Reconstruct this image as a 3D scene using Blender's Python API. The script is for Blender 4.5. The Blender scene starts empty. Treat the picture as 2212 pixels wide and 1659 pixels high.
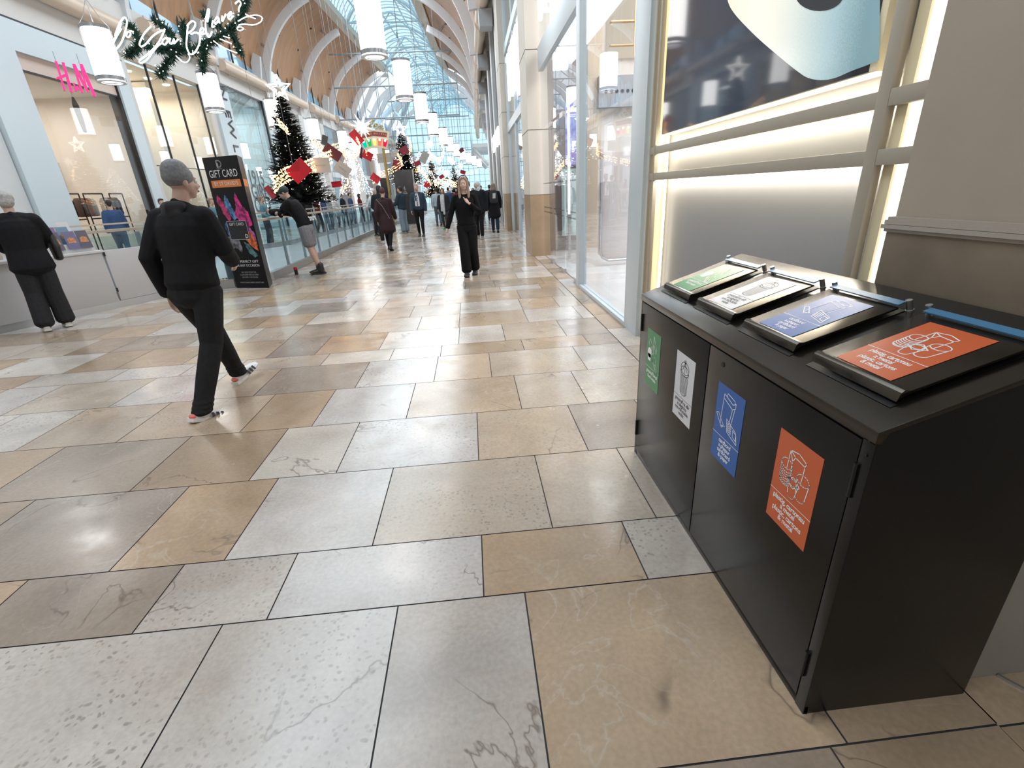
import bpy, bmesh, math, random
from mathutils import Vector, Matrix, Euler
sc = bpy.context.scene
col = sc.collection
PI = math.pi
V = Vector

# ------------------------------------------------------------------ camera
EYE = 1.42                        # metres above the mall floor
FPX = 1022.0                      # focal length in pixels of the 2212 x 1659 frame
RIGHT = V((0.99508, -0.08455, -0.05156)).normalized()
DOWN = V((-0.07965, -0.37386, -0.92406)).normalized()
FWD = RIGHT.cross(-DOWN) * -1
FWD.normalize()
UP = RIGHT.cross(FWD).normalized()
cam_data = bpy.data.cameras.new('camera')
cam_data.sensor_fit = 'HORIZONTAL'; cam_data.sensor_width = 36.0
cam_data.lens = FPX / 2212 * 36.0
cam_data.clip_start = 0.02; cam_data.clip_end = 400
cam = bpy.data.objects.new('camera', cam_data)
m = Matrix((RIGHT, UP, -FWD)).transposed().to_4x4(); m.translation = (0, 0, EYE)
cam.matrix_world = m
col.objects.link(cam); sc.camera = cam

# ------------------------------------------------------------------ view, sky, daylight
sc.view_settings.view_transform = 'Standard'; sc.view_settings.look = 'None'
sc.view_settings.gamma = 1.0; sc.view_settings.use_curve_mapping = False
sc.view_settings.exposure = 0.0
w = bpy.data.worlds.new('daylight'); sc.world = w; w.use_nodes = True
wn = w.node_tree.nodes
wn['Background'].inputs[0].default_value = (0.80, 0.92, 1.0, 1)
wn['Background'].inputs[1].default_value = 1.25
try:
    sc.cycles.use_denoising = True
    sc.cycles.max_bounces = 7; sc.cycles.diffuse_bounces = 3; sc.cycles.glossy_bounces = 3
    sc.cycles.transparent_max_bounces = 16; sc.cycles.transmission_bounces = 4
    sc.cycles.sample_clamp_indirect = 6.0
    sc.cycles.caustics_reflective = False; sc.cycles.caustics_refractive = False
except Exception: pass

def area(name, loc, size, power, color, rot=(0, 0, 0), sizey=None, spread=180):
    d = bpy.data.lights.new(name, 'AREA'); d.energy = power; d.color = color; d.size = size
    if sizey: d.shape = 'RECTANGLE'; d.size_y = sizey
    d.spread = math.radians(spread)
    o = bpy.data.objects.new(name, d); o.location = loc; o.rotation_euler = rot; col.objects.link(o); return o
# daylight entering through the glass vault along the mall
area('skylight_near', (-5.4, 6, 12.6), 6.0, 1500, (0.86, 0.94, 1.0), sizey=24)
area('skylight_far', (-4.9, 38, 12.6), 6.0, 2600, (0.86, 0.94, 1.0), sizey=38)

# ------------------------------------------------------------------ picture <-> place helpers
def ray(x, y):
    return RIGHT * ((x - 1106) / FPX) + DOWN * ((y - 829.5) / FPX) + FWD
def atY(x, y, Y): r = ray(x, y); v = r * (Y / r.y); return V((v.x, v.y, v.z + EYE))
def atX(x, y, X): r = ray(x, y); v = r * (X / r.x); return V((v.x, v.y, v.z + EYE))
def atZ(x, y, z=0.0): r = ray(x, y); v = r * ((z - EYE) / r.z); return V((v.x, v.y, z))
def bend(Y): return 0.0010 * max(0.0, Y - 20) ** 2          # the mall curves gently to the right

# ------------------------------------------------------------------ materials
MATS = {}
def nodes(m): return m.node_tree.nodes, m.node_tree.links
def mat(name, c, rough=0.5, metal=0.0, emit=None, es=0.0, noise=0.0, nscale=8.0, spec=0.5, coat=0.0, bump=0.0, sheen=0.0):
    if name in MATS: return MATS[name]
    m = bpy.data.materials.new(name); m.use_nodes = True; N, L = nodes(m)
    b = N['Principled BSDF']
    b.inputs['Base Color'].default_value = (*c, 1); b.inputs['Roughness'].default_value = rough
    b.inputs['Metallic'].default_value = metal; b.inputs['Specular IOR Level'].default_value = spec
    if coat: b.inputs['Coat Weight'].default_value = coat; b.inputs['Coat Roughness'].default_value = 0.08
    if sheen: b.inputs['Sheen Weight'].default_value = sheen
    if emit: b.inputs['Emission Color'].default_value = (*emit, 1); b.inputs['Emission Strength'].default_value = es
    if noise or bump:
        tc = N.new('ShaderNodeTexCoord'); nz = N.new('ShaderNodeTexNoise'); nz.inputs['Scale'].default_value = nscale
        nz.inputs['Detail'].default_value = 5
        L.new(tc.outputs['Object'], nz.inputs['Vector'])
        if noise:
            r = N.new('ShaderNodeValToRGB'); r.color_ramp.elements[0].position = 0.3; r.color_ramp.elements[1].position = 0.7
            r.color_ramp.elements[0].color = (*[max(0, k * (1 - noise)) for k in c], 1)
            r.color_ramp.elements[1].color = (*[min(1, k * (1 + noise)) for k in c], 1)
            L.new(nz.outputs['Fac'], r.inputs['Fac']); L.new(r.outputs['Color'], b.inputs['Base Color'])
        if bump:
            bp = N.new('ShaderNodeBump'); bp.inputs['Strength'].default_value = bump; bp.inputs['Distance'].default_value = 0.01
            L.new(nz.outputs['Fac'], bp.inputs['Height']); L.new(bp.outputs['Normal'], b.inputs['Normal'])
    MATS[name] = m; return m
def glow(name, c, s):
    if name in MATS: return MATS[name]
    m = bpy.data.materials.new(name); m.use_nodes = True; N, L = nodes(m)
    N.remove(N['Principled BSDF']); e = N.new('ShaderNodeEmission')
    e.inputs[0].default_value = (*c, 1); e.inputs[1].default_value = s
    L.new(e.outputs[0], N['Material Output'].inputs[0]); MATS[name] = m; return m
def glass(name, tint=(0.93, 0.97, 0.97), refl=0.5, rough=0.01):
    m = bpy.data.materials.new(name); m.use_nodes = True; N, L = nodes(m)
    N.remove(N['Principled BSDF'])
    t = N.new('ShaderNodeBsdfTransparent'); t.inputs[0].default_value = (*tint, 1)
    g = N.new('ShaderNodeBsdfGlossy'); g.inputs['Roughness'].default_value = rough; g.inputs[0].default_value = (0.95, 0.97, 1, 1)
    lw = N.new('ShaderNodeLayerWeight'); lw.inputs[0].default_value = 0.5
    f = N.new('ShaderNodeMath'); f.operation = 'POWER'; f.inputs[1].default_value = 5.0; L.new(lw.outputs['Facing'], f.inputs[0])
    mu = N.new('ShaderNodeMath'); mu.operation = 'MULTIPLY_ADD'; mu.inputs[1].default_value = refl; mu.inputs[2].default_value = 0.03; mu.use_clamp = True
    x = N.new('ShaderNodeMixShader')
    L.new(f.outputs[0], mu.inputs[0]); L.new(mu.outputs[0], x.inputs[0]); L.new(t.outputs[0], x.inputs[1]); L.new(g.outputs[0], x.inputs[2])
    L.new(x.outputs[0], N['Material Output'].inputs[0]); MATS[name] = m; return m

# ------------------------------------------------------------------ objects
def tag(o, label=None, cat=None, group=None, kind=None):
    if label: o['label'] = label
    if cat: o['category'] = cat
    if group: o['group'] = group
    if kind: o['kind'] = kind
    return o
def thing(name, label, cat, loc=(0, 0, 0), group=None):
    o = bpy.data.objects.new(name, None); o.location = loc; o.empty_display_size = 0.1
    col.objects.link(o); return tag(o, label, cat, group)
def link(name, me, parent=None):
    o = bpy.data.objects.new(name, me); col.objects.link(o)
    if parent is not None:
        o.parent = parent
        if parent.type == 'EMPTY': o.matrix_parent_inverse = Matrix.Translation(-parent.location)
    return o
def copy_tree(o, parent=None):
    c = o.copy(); col.objects.link(c)
    if parent is not None: c.parent = parent
    for ch in list(o.children): copy_tree(ch, c)
    return c
class MB:
    def __init__(s): s.v = []; s.f = []; s.mi = []; s.m = []; s.cur = 0; s.col = []
    def use(s, m):
        if m not in s.m: s.m.append(m)
        s.cur = s.m.index(m); return s
    def add(s, vs, fs):
        b = len(s.v); s.v += [tuple(v) for v in vs]
        for f in fs: s.f.append([b + i for i in f]); s.mi.append(s.cur)
        return s
    def quad(s, a, b, c, d): return s.add([a, b, c, d], [(0, 1, 2, 3)])
    def box(s, lo, hi, M=None):
        x0, y0, z0 = lo; x1, y1, z1 = hi
        vs = [(x0, y0, z0), (x1, y0, z0), (x1, y1, z0), (x0, y1, z0), (x0, y0, z1), (x1, y0, z1), (x1, y1, z1), (x0, y1, z1)]
        if M: vs = [M @ V(v) for v in vs]
        return s.add(vs, [(0, 3, 2, 1), (4, 5, 6, 7), (0, 1, 5, 4), (1, 2, 6, 5), (2, 3, 7, 6), (3, 0, 4, 7)])
    def prism(s, poly, axis, a, b, M=None):
        """poly of 2-D points swept along axis ('x','y','z') from a to b"""
        def P(p, t):
            q = {'x': (t, p[0], p[1]), 'y': (p[0], t, p[1]), 'z': (p[0], p[1], t)}[axis]
            return M @ V(q) if M else q
        n = len(poly)
        vs = [P(p, a) for p in poly] + [P(p, b) for p in poly]
        return s.add(vs, [tuple(range(n))[::-1], tuple(range(n, 2 * n))] + [(i, (i + 1) % n, n + (i + 1) % n, n + i) for i in range(n)])
    def sweep(s, pts, r, n=8, r2=None, cap=True, up=None):
        pts = [V(p) for p in pts]; rs = r if isinstance(r, (list, tuple)) else [r] * len(pts)
        rb = r2 if isinstance(r2, (list, tuple)) else ([r2] * len(pts) if r2 else rs)
        vs = []; ref = V(up) if up else None
        for i, p in enumerate(pts):
            d = (pts[min(i + 1, len(pts) - 1)] - pts[max(i - 1, 0)])
            d = d.normalized() if d.length > 1e-9 else V((0, 0, 1))
            if ref is None: ref = V((0, 0, 1)) if abs(d.z) < 0.9 else V((1, 0, 0))
            a = d.cross(ref)
            a = a.normalized() if a.length > 1e-6 else d.orthogonal().normalized()
            b = a.cross(d).normalized()
            if not up: ref = b
            for k in range(n):
                t = 2 * PI * (k + .5) / n; vs.append(p + a * math.cos(t) * rs[i] + b * math.sin(t) * rb[i])
        fs = []
        for i in range(len(pts) - 1):
            for k in range(n): fs.append((i * n + k, i * n + (k + 1) % n, (i + 1) * n + (k + 1) % n, (i + 1) * n + k))
        if cap: fs += [tuple(range(n))[::-1], tuple((len(pts) - 1) * n + k for k in range(n))]
        return s.add(vs, fs)
    def lathe(s, prof, c=(0, 0, 0), n=24, M=None):
        vs = []; c = V(c)
        for r, z in prof:
            for k in range(n):
                t = 2 * PI * k / n; q = V((r * math.cos(t), r * math.sin(t), z)); vs.append(c + (M @ q if M else q))
        fs = []
        for i in range(len(prof) - 1):
            for k in range(n): fs.append((i * n + k, i * n + (k + 1) % n, (i + 1) * n + (k + 1) % n, (i + 1) * n + k))
        return s.add(vs, fs)
    def ball(s, c, r, n=10, M=None):
        rx, ry, rz = (r, r, r) if not isinstance(r, (tuple, list)) else r
        c = V(c); vs = []; k2 = max(4, n // 2 + 1)
        for i in range(1, k2):
            ph = PI * i / k2
            for k in range(n):
                t = 2 * PI * k / n; q = V((rx * math.sin(ph) * math.cos(t), ry * math.sin(ph) * math.sin(t), rz * math.cos(ph)))
                vs.append(c + (M @ q if M else q))
        a = V((0, 0, rz)); vs += [c + (M @ a if M else a), c - (M @ a if M else a)]
        T = len(vs) - 2; fs = []
        for i in range(k2 - 2):
            for k in range(n): fs.append((i * n + k, (i + 1) * n + k, (i + 1) * n + (k + 1) % n, i * n + (k + 1) % n))
        for k in range(n):
            fs.append((T, k, (k + 1) % n)); fs.append((T + 1, (k2 - 2) * n + (k + 1) % n, (k2 - 2) * n + k))
        return s.add(vs, fs)
    def octa(s, c, r):
        c = V(c); vs = [c + V(d) * r for d in ((1, 0, 0), (-1, 0, 0), (0, 1, 0), (0, -1, 0), (0, 0, 1), (0, 0, -1))]
        return s.add(vs, [(0, 2, 4), (2, 1, 4), (1, 3, 4), (3, 0, 4), (2, 0, 5), (1, 2, 5), (3, 1, 5), (0, 3, 5)])
    def mesh(s, name, m=None):
        me = bpy.data.meshes.new(name); me.from_pydata(s.v, [], s.f)
        ms = s.m or [m]
        for x in ms: me.materials.append(x)
        if s.m: me.polygons.foreach_set('material_index', s.mi)
        me.update(); return me
    def build(s, name, m=None, parent=None, smooth=False, bevel=0.0, seg=2, angle=35):
        me = s.mesh(name, m)
        if smooth or bevel:
            bm = bmesh.new(); bm.from_mesh(me)
            if bevel:
                bmesh.ops.remove_doubles(bm, verts=bm.verts, dist=1e-5)
                es = [e for e in bm.edges if len(e.link_faces) == 2 and e.calc_face_angle(0) > 0.5]
                bmesh.ops.bevel(bm, geom=es, offset=bevel, segments=seg, affect='EDGES', profile=0.6, clamp_overlap=True)
            bm.to_mesh(me); bm.free()
        o = link(name, me, parent)
        if smooth or bevel:
            me.shade_smooth()
            try: me.set_sharp_from_angle(angle=math.radians(angle))
            except Exception: pass
        return o
def fused(mb, name, m, parent, voxel=0.012, smooth=3):
    """one continuous skin around overlapping closed shapes"""
    tmp = bpy.data.objects.new('tmp', mb.mesh('tmp', m)); col.objects.link(tmp)
    r = tmp.modifiers.new('r', 'REMESH'); r.mode = 'VOXEL'; r.voxel_size = voxel; r.use_smooth_shade = True
    if smooth:
        q = tmp.modifiers.new('s', 'SMOOTH'); q.iterations = smooth; q.factor = 0.5
    dg = bpy.context.evaluated_depsgraph_get()
    me = bpy.data.meshes.new_from_object(tmp.evaluated_get(dg))
    me.name = name; me.materials.clear(); me.materials.append(m)
    old = tmp.data; bpy.data.objects.remove(tmp); bpy.data.meshes.remove(old)
    o = link(name, me, parent); me.shade_smooth(); return o
def text2d(s, size=1.0, align='CENTER', bold=0.0, spacing=1.0):
    cu = bpy.data.curves.new('t', 'FONT'); cu.body = s; cu.size = size; cu.align_x = align; cu.align_y = 'CENTER'
    cu.offset = bold; cu.resolution_u = 3; cu.space_character = spacing
    o = bpy.data.objects.new('t', cu); col.objects.link(o)
    dg = bpy.context.evaluated_depsgraph_get(); me = bpy.data.meshes.new_from_object(o.evaluated_get(dg))
    r = ([(v.co.x, v.co.y) for v in me.vertices], [tuple(p.vertices) for p in me.polygons])
    bpy.data.objects.remove(o); bpy.data.curves.remove(cu); bpy.data.meshes.remove(me); return r
def put_text(mb, s, o, u, v, size, align='CENTER', bold=0.0, thick=0.0, spacing=1.0, width=None):
    vs, fs = text2d(s, 1.0, align, bold, spacing)
    o, u, v = V(o), V(u).normalized(), V(v).normalized()
    k = size
    if width and vs:
        xs = [p[0] for p in vs]; ku = width / max(1e-6, max(xs) - min(xs))
    else: ku = size
    n = u.cross(v)
    if thick:
        nv = len(vs)
        mb.add([o + u * x * ku + v * y * k + n * thick for x, y in vs] + [o + u * x * ku + v * y * k for x, y in vs], fs)
        b = len(mb.v) - 2 * nv
        ec = {}
        for f in fs:
            for i in range(len(f)):
                e = (f[i], f[(i + 1) % len(f)]); ec[e] = 1
        for (p, q) in ec:
            if (q, p) not in ec: mb.f.append([b + q, b + p, b + nv + p, b + nv + q]); mb.mi.append(mb.cur)
    else: mb.add([o + u * x * ku + v * y * k for x, y in vs], fs)
def strokes(mb, lines, o, u, v, sx, sy, wd, n=0.0):
    """drawn line art: polylines in unit coordinates on a plane"""
    o, u, v = V(o), V(u).normalized(), V(v).normalized(); nn = u.cross(v) * n
    for L in lines:
        P = [(p[0] * sx, p[1] * sy) for p in L]
        for a, b in zip(P, P[1:]):
            dx, dy = b[0] - a[0], b[1] - a[1]; l = math.hypot(dx, dy) or 1
            ex, ey = dx / l * wd / 2, dy / l * wd / 2; px, py = -ey, ex
            q = [(a[0] - ex + px, a[1] - ey + py), (a[0] - ex - px, a[1] - ey - py), (b[0] + ex - px, b[1] + ey - py), (b[0] + ex + px, b[1] + ey + py)]
            mb.add([o + u * x + v * y + nn for x, y in q], [(0, 1, 2, 3)])
def arc(cx, cy, rx, ry, a0, a1, n=12):
    return [(cx + rx * math.cos(math.radians(a0 + (a1 - a0) * i / n)), cy + ry * math.sin(math.radians(a0 + (a1 - a0) * i / n))) for i in range(n + 1)]
# ================================================================== THE SETTING
rnd = random.Random(7)
m_steel = mat('brushed_steel', (0.55, 0.56, 0.57), 0.35, 1.0)
m_darkgap = mat('joint_dark', (0.05, 0.05, 0.055), 0.7)
m_white = mat('white_paint', (0.78, 0.79, 0.80), 0.45)
m_pale = mat('pale_panel', (0.62, 0.63, 0.64), 0.4, noise=0.03, nscale=2)
m_bluegrey = mat('blue_grey_frame', (0.55, 0.62, 0.67), 0.35)
m_cream = mat('cream_render', (0.62, 0.57, 0.51), 0.6, noise=0.03, nscale=2)
m_black = mat('black_panel', (0.012, 0.012, 0.014), 0.35)
m_glass = glass('shop_glass', (0.95, 0.98, 0.98), 0.75)
m_balu = glass('balustrade_glass', (0.72, 0.86, 0.90), 0.6)

# ---- limestone floor: every slab laid from the joints read in the photograph
m_stone = bpy.data.materials.new('limestone_slabs'); m_stone.use_nodes = True
def stone_nodes(m, rough0=0.13, rough1=0.3):
    N, L = nodes(m); b = N['Principled BSDF']
    at = N.new('ShaderNodeAttribute'); at.attribute_name = 'slab'
    sep = N.new('ShaderNodeSeparateColor'); L.new(at.outputs['Color'], sep.inputs[0])
    ramp = N.new('ShaderNodeValToRGB'); R = ramp.color_ramp; R.interpolation = 'LINEAR'
    R.elements[0].position = 0.0; R.elements[0].color = (0.30, 0.26, 0.23, 1)
    R.elements[1].position = 1.0; R.elements[1].color = (0.55, 0.495, 0.44, 1)
    for p, c in ((0.2, (0.36, 0.265, 0.185, 1)), (0.38, (0.43, 0.315, 0.215, 1)), (0.6, (0.44, 0.37, 0.305, 1)), (0.8, (0.485, 0.45, 0.435, 1))):
        e = R.elements.new(p); e.color = c
    L.new(sep.outputs[0], ramp.inputs[0])
    tc = N.new('ShaderNodeTexCoord'); off = N.new('ShaderNodeVectorMath'); off.operation = 'MULTIPLY_ADD'
    off.inputs[1].default_value = (40, 40, 40); L.new(at.outputs['Color'], off.inputs[0]); L.new(tc.outputs['Object'], off.inputs[2])
    def noise(s, d=6, dist=0.0):
        n = N.new('ShaderNodeTexNoise'); n.inputs['Scale'].default_value = s; n.inputs['Detail'].default_value = d
        n.inputs['Distortion'].default_value = dist; L.new(off.outputs[0], n.inputs['Vector']); return n
    def rmp(src, p0, c0, p1, c1):
        r = N.new('ShaderNodeValToRGB'); r.color_ramp.elements[0].position = p0; r.color_ramp.elements[1].position = p1
        r.color_ramp.elements[0].color = (c0, c0, c0, 1); r.color_ramp.elements[1].color = (c1, c1, c1, 1); L.new(src, r.inputs[0]); return r
    def mix(kind, fac, a, bb):
        x = N.new('ShaderNodeMix'); x.data_type = 'RGBA'; x.blend_type = kind
        if isinstance(fac, float): x.inputs[0].default_value = fac
        else: L.new(fac, x.inputs[0])
        for i, q in ((6, a), (7, bb)):
            if isinstance(q, tuple): x.inputs[i].default_value = q
            else: L.new(q, x.inputs[i])
        return x.outputs[2]
    cloud = rmp(noise(1.6, 4, 0.6).outputs[0], 0.3, 0.80, 0.72, 1.18)
    c = mix('MULTIPLY', 1.0, ramp.outputs[0], cloud.outputs[0])
    tanm = rmp(noise(1.1, 3, 1.0).outputs[0], 0.50, 0.0, 0.74, 0.30)
    c = mix('MIX', tanm.outputs[0], c, (0.37, 0.27, 0.18, 1))
    # fossil flecks: small darker blotches, on some slabs more than on others
    fl = N.new('ShaderNodeTexVoronoi'); fl.inputs['Scale'].default_value = 42; fl.inputs['Randomness'].default_value = 1
    dn = noise(14, 3, 0.0); dv = N.new('ShaderNodeVectorMath'); dv.operation = 'MULTIPLY_ADD'; dv.inputs[1].default_value = (0.07, 0.02, 0.05)
    L.new(dn.outputs['Color'], dv.inputs[0]); L.new(off.outputs[0], dv.inputs[2]); L.new(dv.outputs[0], fl.inputs['Vector'])
    fr = rmp(fl.outputs['Distance'], 0.20, 1.0, 0.34, 0.0)
    pm = rmp(noise(3.2, 2).outputs[0], 0.38, 0.0, 0.55, 0.7)
    mm = N.new('ShaderNodeMath'); mm.operation = 'MULTIPLY'; L.new(fr.outputs[0], mm.inputs[0]); L.new(pm.outputs[0], mm.inputs[1])
    m2 = N.new('ShaderNodeMath'); m2.operation = 'MULTIPLY'; L.new(mm.outputs[0], m2.inputs[0]); L.new(sep.outputs[1], m2.inputs[1])
    c = mix('MIX', m2.outputs[0], c, (0.24, 0.21, 0.18, 1))
    # hairline cracks (dark) and calcite veins (pale)
    def vein(s, wdt, dist):
        n = noise(s, 5, dist); a = N.new('ShaderNodeMath'); a.operation = 'SUBTRACT'; a.inputs[1].default_value = 0.5; L.new(n.outputs[0], a.inputs[0])
        bq = N.new('ShaderNodeMath'); bq.operation = 'ABSOLUTE'; L.new(a.outputs[0], bq.inputs[0]); return rmp(bq.outputs[0], 0.0, 1.0, wdt, 0.0)
    vk = vein(1.3, 0.006, 0.8); pk = rmp(noise(1.9, 2).outputs[0], 0.52, 0.0, 0.6, 0.7)
    mk = N.new('ShaderNodeMath'); mk.operation = 'MULTIPLY'; L.new(vk.outputs[0], mk.inputs[0]); L.new(pk.outputs[0], mk.inputs[1])
    c = mix('MIX', mk.outputs[0], c, (0.12, 0.09, 0.07, 1))
    vw = vein(1.9, 0.012, 1.6); pw = rmp(noise(1.4, 2).outputs[0], 0.5, 0.0, 0.62, 0.35)
    mw = N.new('ShaderNodeMath'); mw.operation = 'MULTIPLY'; L.new(vw.outputs[0], mw.inputs[0]); L.new(pw.outputs[0], mw.inputs[1])
    c = mix('MIX', mw.outputs[0], c, (0.52, 0.48, 0.43, 1))
    fine = rmp(noise(60, 4).outputs[0], 0.35, 0.93, 0.65, 1.05)
    c = mix('MULTIPLY', 1.0, c, fine.outputs[0])
    L.new(c, b.inputs['Base Color'])
    rr = rmp(noise(5, 5).outputs[0], 0.3, rough0, 0.75, rough1); L.new(rr.outputs[0], b.inputs['Roughness'])
    bp = N.new('ShaderNodeBump'); bp.inputs['Strength'].default_value = 0.035; bp.inputs['Distance'].default_value = 0.02
    L.new(noise(7, 3).outputs[0], bp.inputs['Height']); L.new(bp.outputs[0], b.inputs['Normal'])
    b.inputs['Specular IOR Level'].default_value = 0.75
stone_nodes(m_stone)

VOID = [(-4.02, 9.93), (-4.50, 9.36), (-5.86, 9.18), (-6.94, 6.94), (-7.9, 5.0), (-11.0, 4.6), (-10.6, 13.0), (-8.2, 15.6), (-6.6, 18.2),
        (-6.2, 26), (-5.9, 34), (-5.3, 44), (-4.2, 50), (-3.1, 50), (-3.6, 42), (-4.0, 34), (-4.24, 23.5), (-4.08, 13.7)]
def inside(x, y, P):
    r = False; j = len(P) - 1
    for i in range(len(P)):
        if (P[i][1] > y) != (P[j][1] > y) and x < (P[j][0] - P[i][0]) * (y - P[i][1]) / (P[j][1] - P[i][1]) + P[i][0]: r = not r
        j = i
    return r
def floor_slabs():
    g = 0.0027
    rows = [(-3.05, -2.40), (-2.40, -1.76), (-1.76, -1.405), (-1.405, -0.765), (-0.765, -0.12), (-0.12, 0.085), (0.085, 0.735),
            (0.735, 1.365), (1.365, 1.715), (1.715, 2.355), (2.355, 2.99), (2.99, 3.645), (3.645, 4.29), (4.29, 4.645), (4.645, 5.295)]
    y = 5.295; k = 0; pat = (0.64, 0.65, 0.645, 0.355, 0.645)
    while y < 95: rows.append((y, y + pat[k % 5])); y += pat[k % 5]; k += 1
    phase = {0.735: (-1.025, 0), 1.365: (-1.985, 0), 1.715: (-1.183, 1), 2.355: (-1.985, 0), 2.99: (-1.195, 2), 3.645: (-1.047, 0), 4.29: (-1.508, 0), 4.645: (-1.665, 1)}
    cyc = {0: (0.638, 0.478, 0.804), 1: (0.635, 0.805, 0.48), 2: (0.64, 0.805, 0.478)}
    out = []
    for (y0, y1) in rows:
        far = y0 > 40
        ph, kind = phase.get(y0, (rnd.uniform(-1.9, 0), rnd.choice((0, 1, 2))))
        c = cyc[kind]; x = ph; xs = [x]; i = 0
        while x < 16: x += c[i % 3] * (2 if far else 1); xs.append(x); i += 1
        x = ph; i = 2
        while x > -14: x -= c[i % 3] * (2 if far else 1); xs.append(x); i -= 1
        xs.sort()
        bx = 1.345 + 0.0042 * (y0 - 4.4) + bend(y0) * 0.0
        for a, b in zip(xs, xs[1:]):
            if a >= bx: continue
            b2 = min(b, bx)
            if b2 - a < 0.06: continue
            out.append((a + g, y0 + g, b2 - g, y1 - g))
    y = 2.31
    while y < 60: out.append((1.352 + 0.0042 * (y - 4.4), y + g, 1.62, y + 0.62 - g)); y += 0.62
    for i in range(24):                                            # beside and behind the bins
        for j in range(7): out.append((1.32 + j * 0.6 + g, -3.05 + i * 0.63 + g, 1.32 + j * 0.6 + 0.6 - g, -3.05 + i * 0.63 + 0.63 - g)) if -3.05 + i * 0.63 < 1.4 else None
    return out
def clip_hole(q):
    x0, y0, x1, y1 = q
    n = sum(inside(x, y, VOID) for x, y in ((x0, y0), (x1, y0), (x1, y1), (x0, y1), ((x0 + x1) / 2, (y0 + y1) / 2)))
    return n
TONES = [(.735, -1.83, .85, 1), (.735, -1.025, .84, .8), (.735, -.389, .74, .2), (.735, .087, .34, .05), (1.365, -1.985, .04, 0), (1.365, -1.345, .72, .9), (1.365, -.866, .80, .3), (1.365, -.07, .36, 0), (1.365, .57, .66, 1),
         (1.715, -2.47, .03, 0), (1.715, -1.665, .38, 0), (1.715, -1.183, .82, .1), (1.715, -.55, .60, 1), (1.715, .25, .56, .5), (1.715, .73, .62, .2), (2.355, -2.79, .08, 0), (2.355, -1.985, .21, 0), (2.355, -1.344, .97, .2), (2.355, -.872, .80, 1), (2.355, -.07, .52, .7), (2.355, .574, .05, 0),
         (2.99, -3.28, .55, .2), (2.99, -2.475, .46, 1), (2.99, -1.675, .26, 0), (2.99, -1.195, .78, .1), (2.99, -.553, .44, .5), (2.99, .255, .60, .2), (2.99, .736, .64, .4), (3.645, -1.047, .84, .9), (3.645, -.398, .45, .2), (3.645, .09, .58, .9), (3.645, .9, .7, .3),
         (4.29, -.867, .95, 0), (4.29, -.06, .48, .1), (4.645, -.56, .62, .6), (4.645, .252, .5, .2)]
def build_floor():
    vs, fs, cs, mi = [], [], [], []
    def cut(q, d=0):
        n = clip_hole(q)
        if n == 5: return []
        if n == 0 or d > 4: return [q] if n == 0 else []
        x0, y0, x1, y1 = q; xm, ym = (x0 + x1) / 2, (y0 + y1) / 2
        r = []
        for p in ((x0, y0, xm, ym), (xm, y0, x1, ym), (x0, ym, xm, y1), (xm, ym, x1, y1)): r += cut(p, d + 1)
        return r
    for q in floor_slabs():
        t = rnd.random(); w_ = rnd.random()
        # the honey slabs in front of the bins, greys elsewhere
        for (ty, tx, tt, tw) in TONES:
            if abs(q[1] - ty) < .05 and abs(q[0] - tx) < .06: t, w_ = tt, tw
        if q[1] < 0.6 and q[0] > 0.5: t = 0.32
        if q[0] > 1.31 and q[1] < 1.5: t, w_ = 0.34, 0.1
        c = (t, w_, rnd.random(), 1)
        for (x0, y0, x1, y1) in cut(q):
            b = len(vs); vs += [(x0, y0, 0), (x1, y0, 0), (x1, y1, 0), (x0, y1, 0)]; fs.append((b, b + 1, b + 2, b + 3)); cs.append(c); mi.append(0)
    # mortar bed under the slabs
    def bed(q, d=0):
        n = clip_hole(q)
        if n == 5: return
        if n == 0 or d > 6:
            if n == 0:
                x0, y0, x1, y1 = q; b = len(vs)
                vs.extend([(x0, y0, -.003), (x1, y0, -.003), (x1, y1, -.003), (x0, y1, -.003)]); fs.append((b, b + 1, b + 2, b + 3)); cs.append((0, 0, 0, 1)); mi.append(1)
            return
        x0, y0, x1, y1 = q; xm, ym = (x0 + x1) / 2, (y0 + y1) / 2
        for p in ((x0, y0, xm, ym), (xm, y0, x1, ym), (x0, ym, xm, y1), (xm, ym, x1, y1)): bed(p, d + 1)
    for i in range(-3, 1):
        for j in range(-1, 24): bed((i * 4 - 2, j * 4 - 0.001, i * 4 + 2, j * 4 + 4))
    for j in range(-1, 24): bed((2.0, j * 4, 6, j * 4 + 4))
    me = bpy.data.meshes.new('floor'); me.from_pydata(vs, [], fs)
    me.materials.append(m_stone); me.materials.append(mat('grout', (0.03, 0.03, 0.035), 0.8))
    me.polygons.foreach_set('material_index', mi)
    a = me.color_attributes.new('slab', 'FLOAT_COLOR', 'CORNER')
    d = []
    for c in cs: d += list(c) * 4
    a.data.foreach_set('color', d)
    me.update(); o = link('floor', me); o['kind'] = 'structure'
    o['label'] = 'polished limestone slab floor in beige, tan and grey'
build_floor()
# edge of the slab around the void and the level below
mb = MB(); P = VOID
for i in range(len(P)):
    a, b = P[i], P[(i + 1) % len(P)]
    mb.quad((a[0], a[1], -0.003), (b[0], b[1], -0.003), (b[0], b[1], -0.7), (a[0], a[1], -0.7))
tag(mb.build('trim_1', m_white), 'white slab edge lining the opening in the floor', kind='structure')
mb = MB(); mb.quad((-13, 0, -5), (3, 0, -5), (3, 60, -5), (-13, 60, -5))
tag(mb.build('floor_lower', mat('lower_floor', (0.55, 0.56, 0.56), 0.2)), 'pale floor of the level below', kind='structure')

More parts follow.
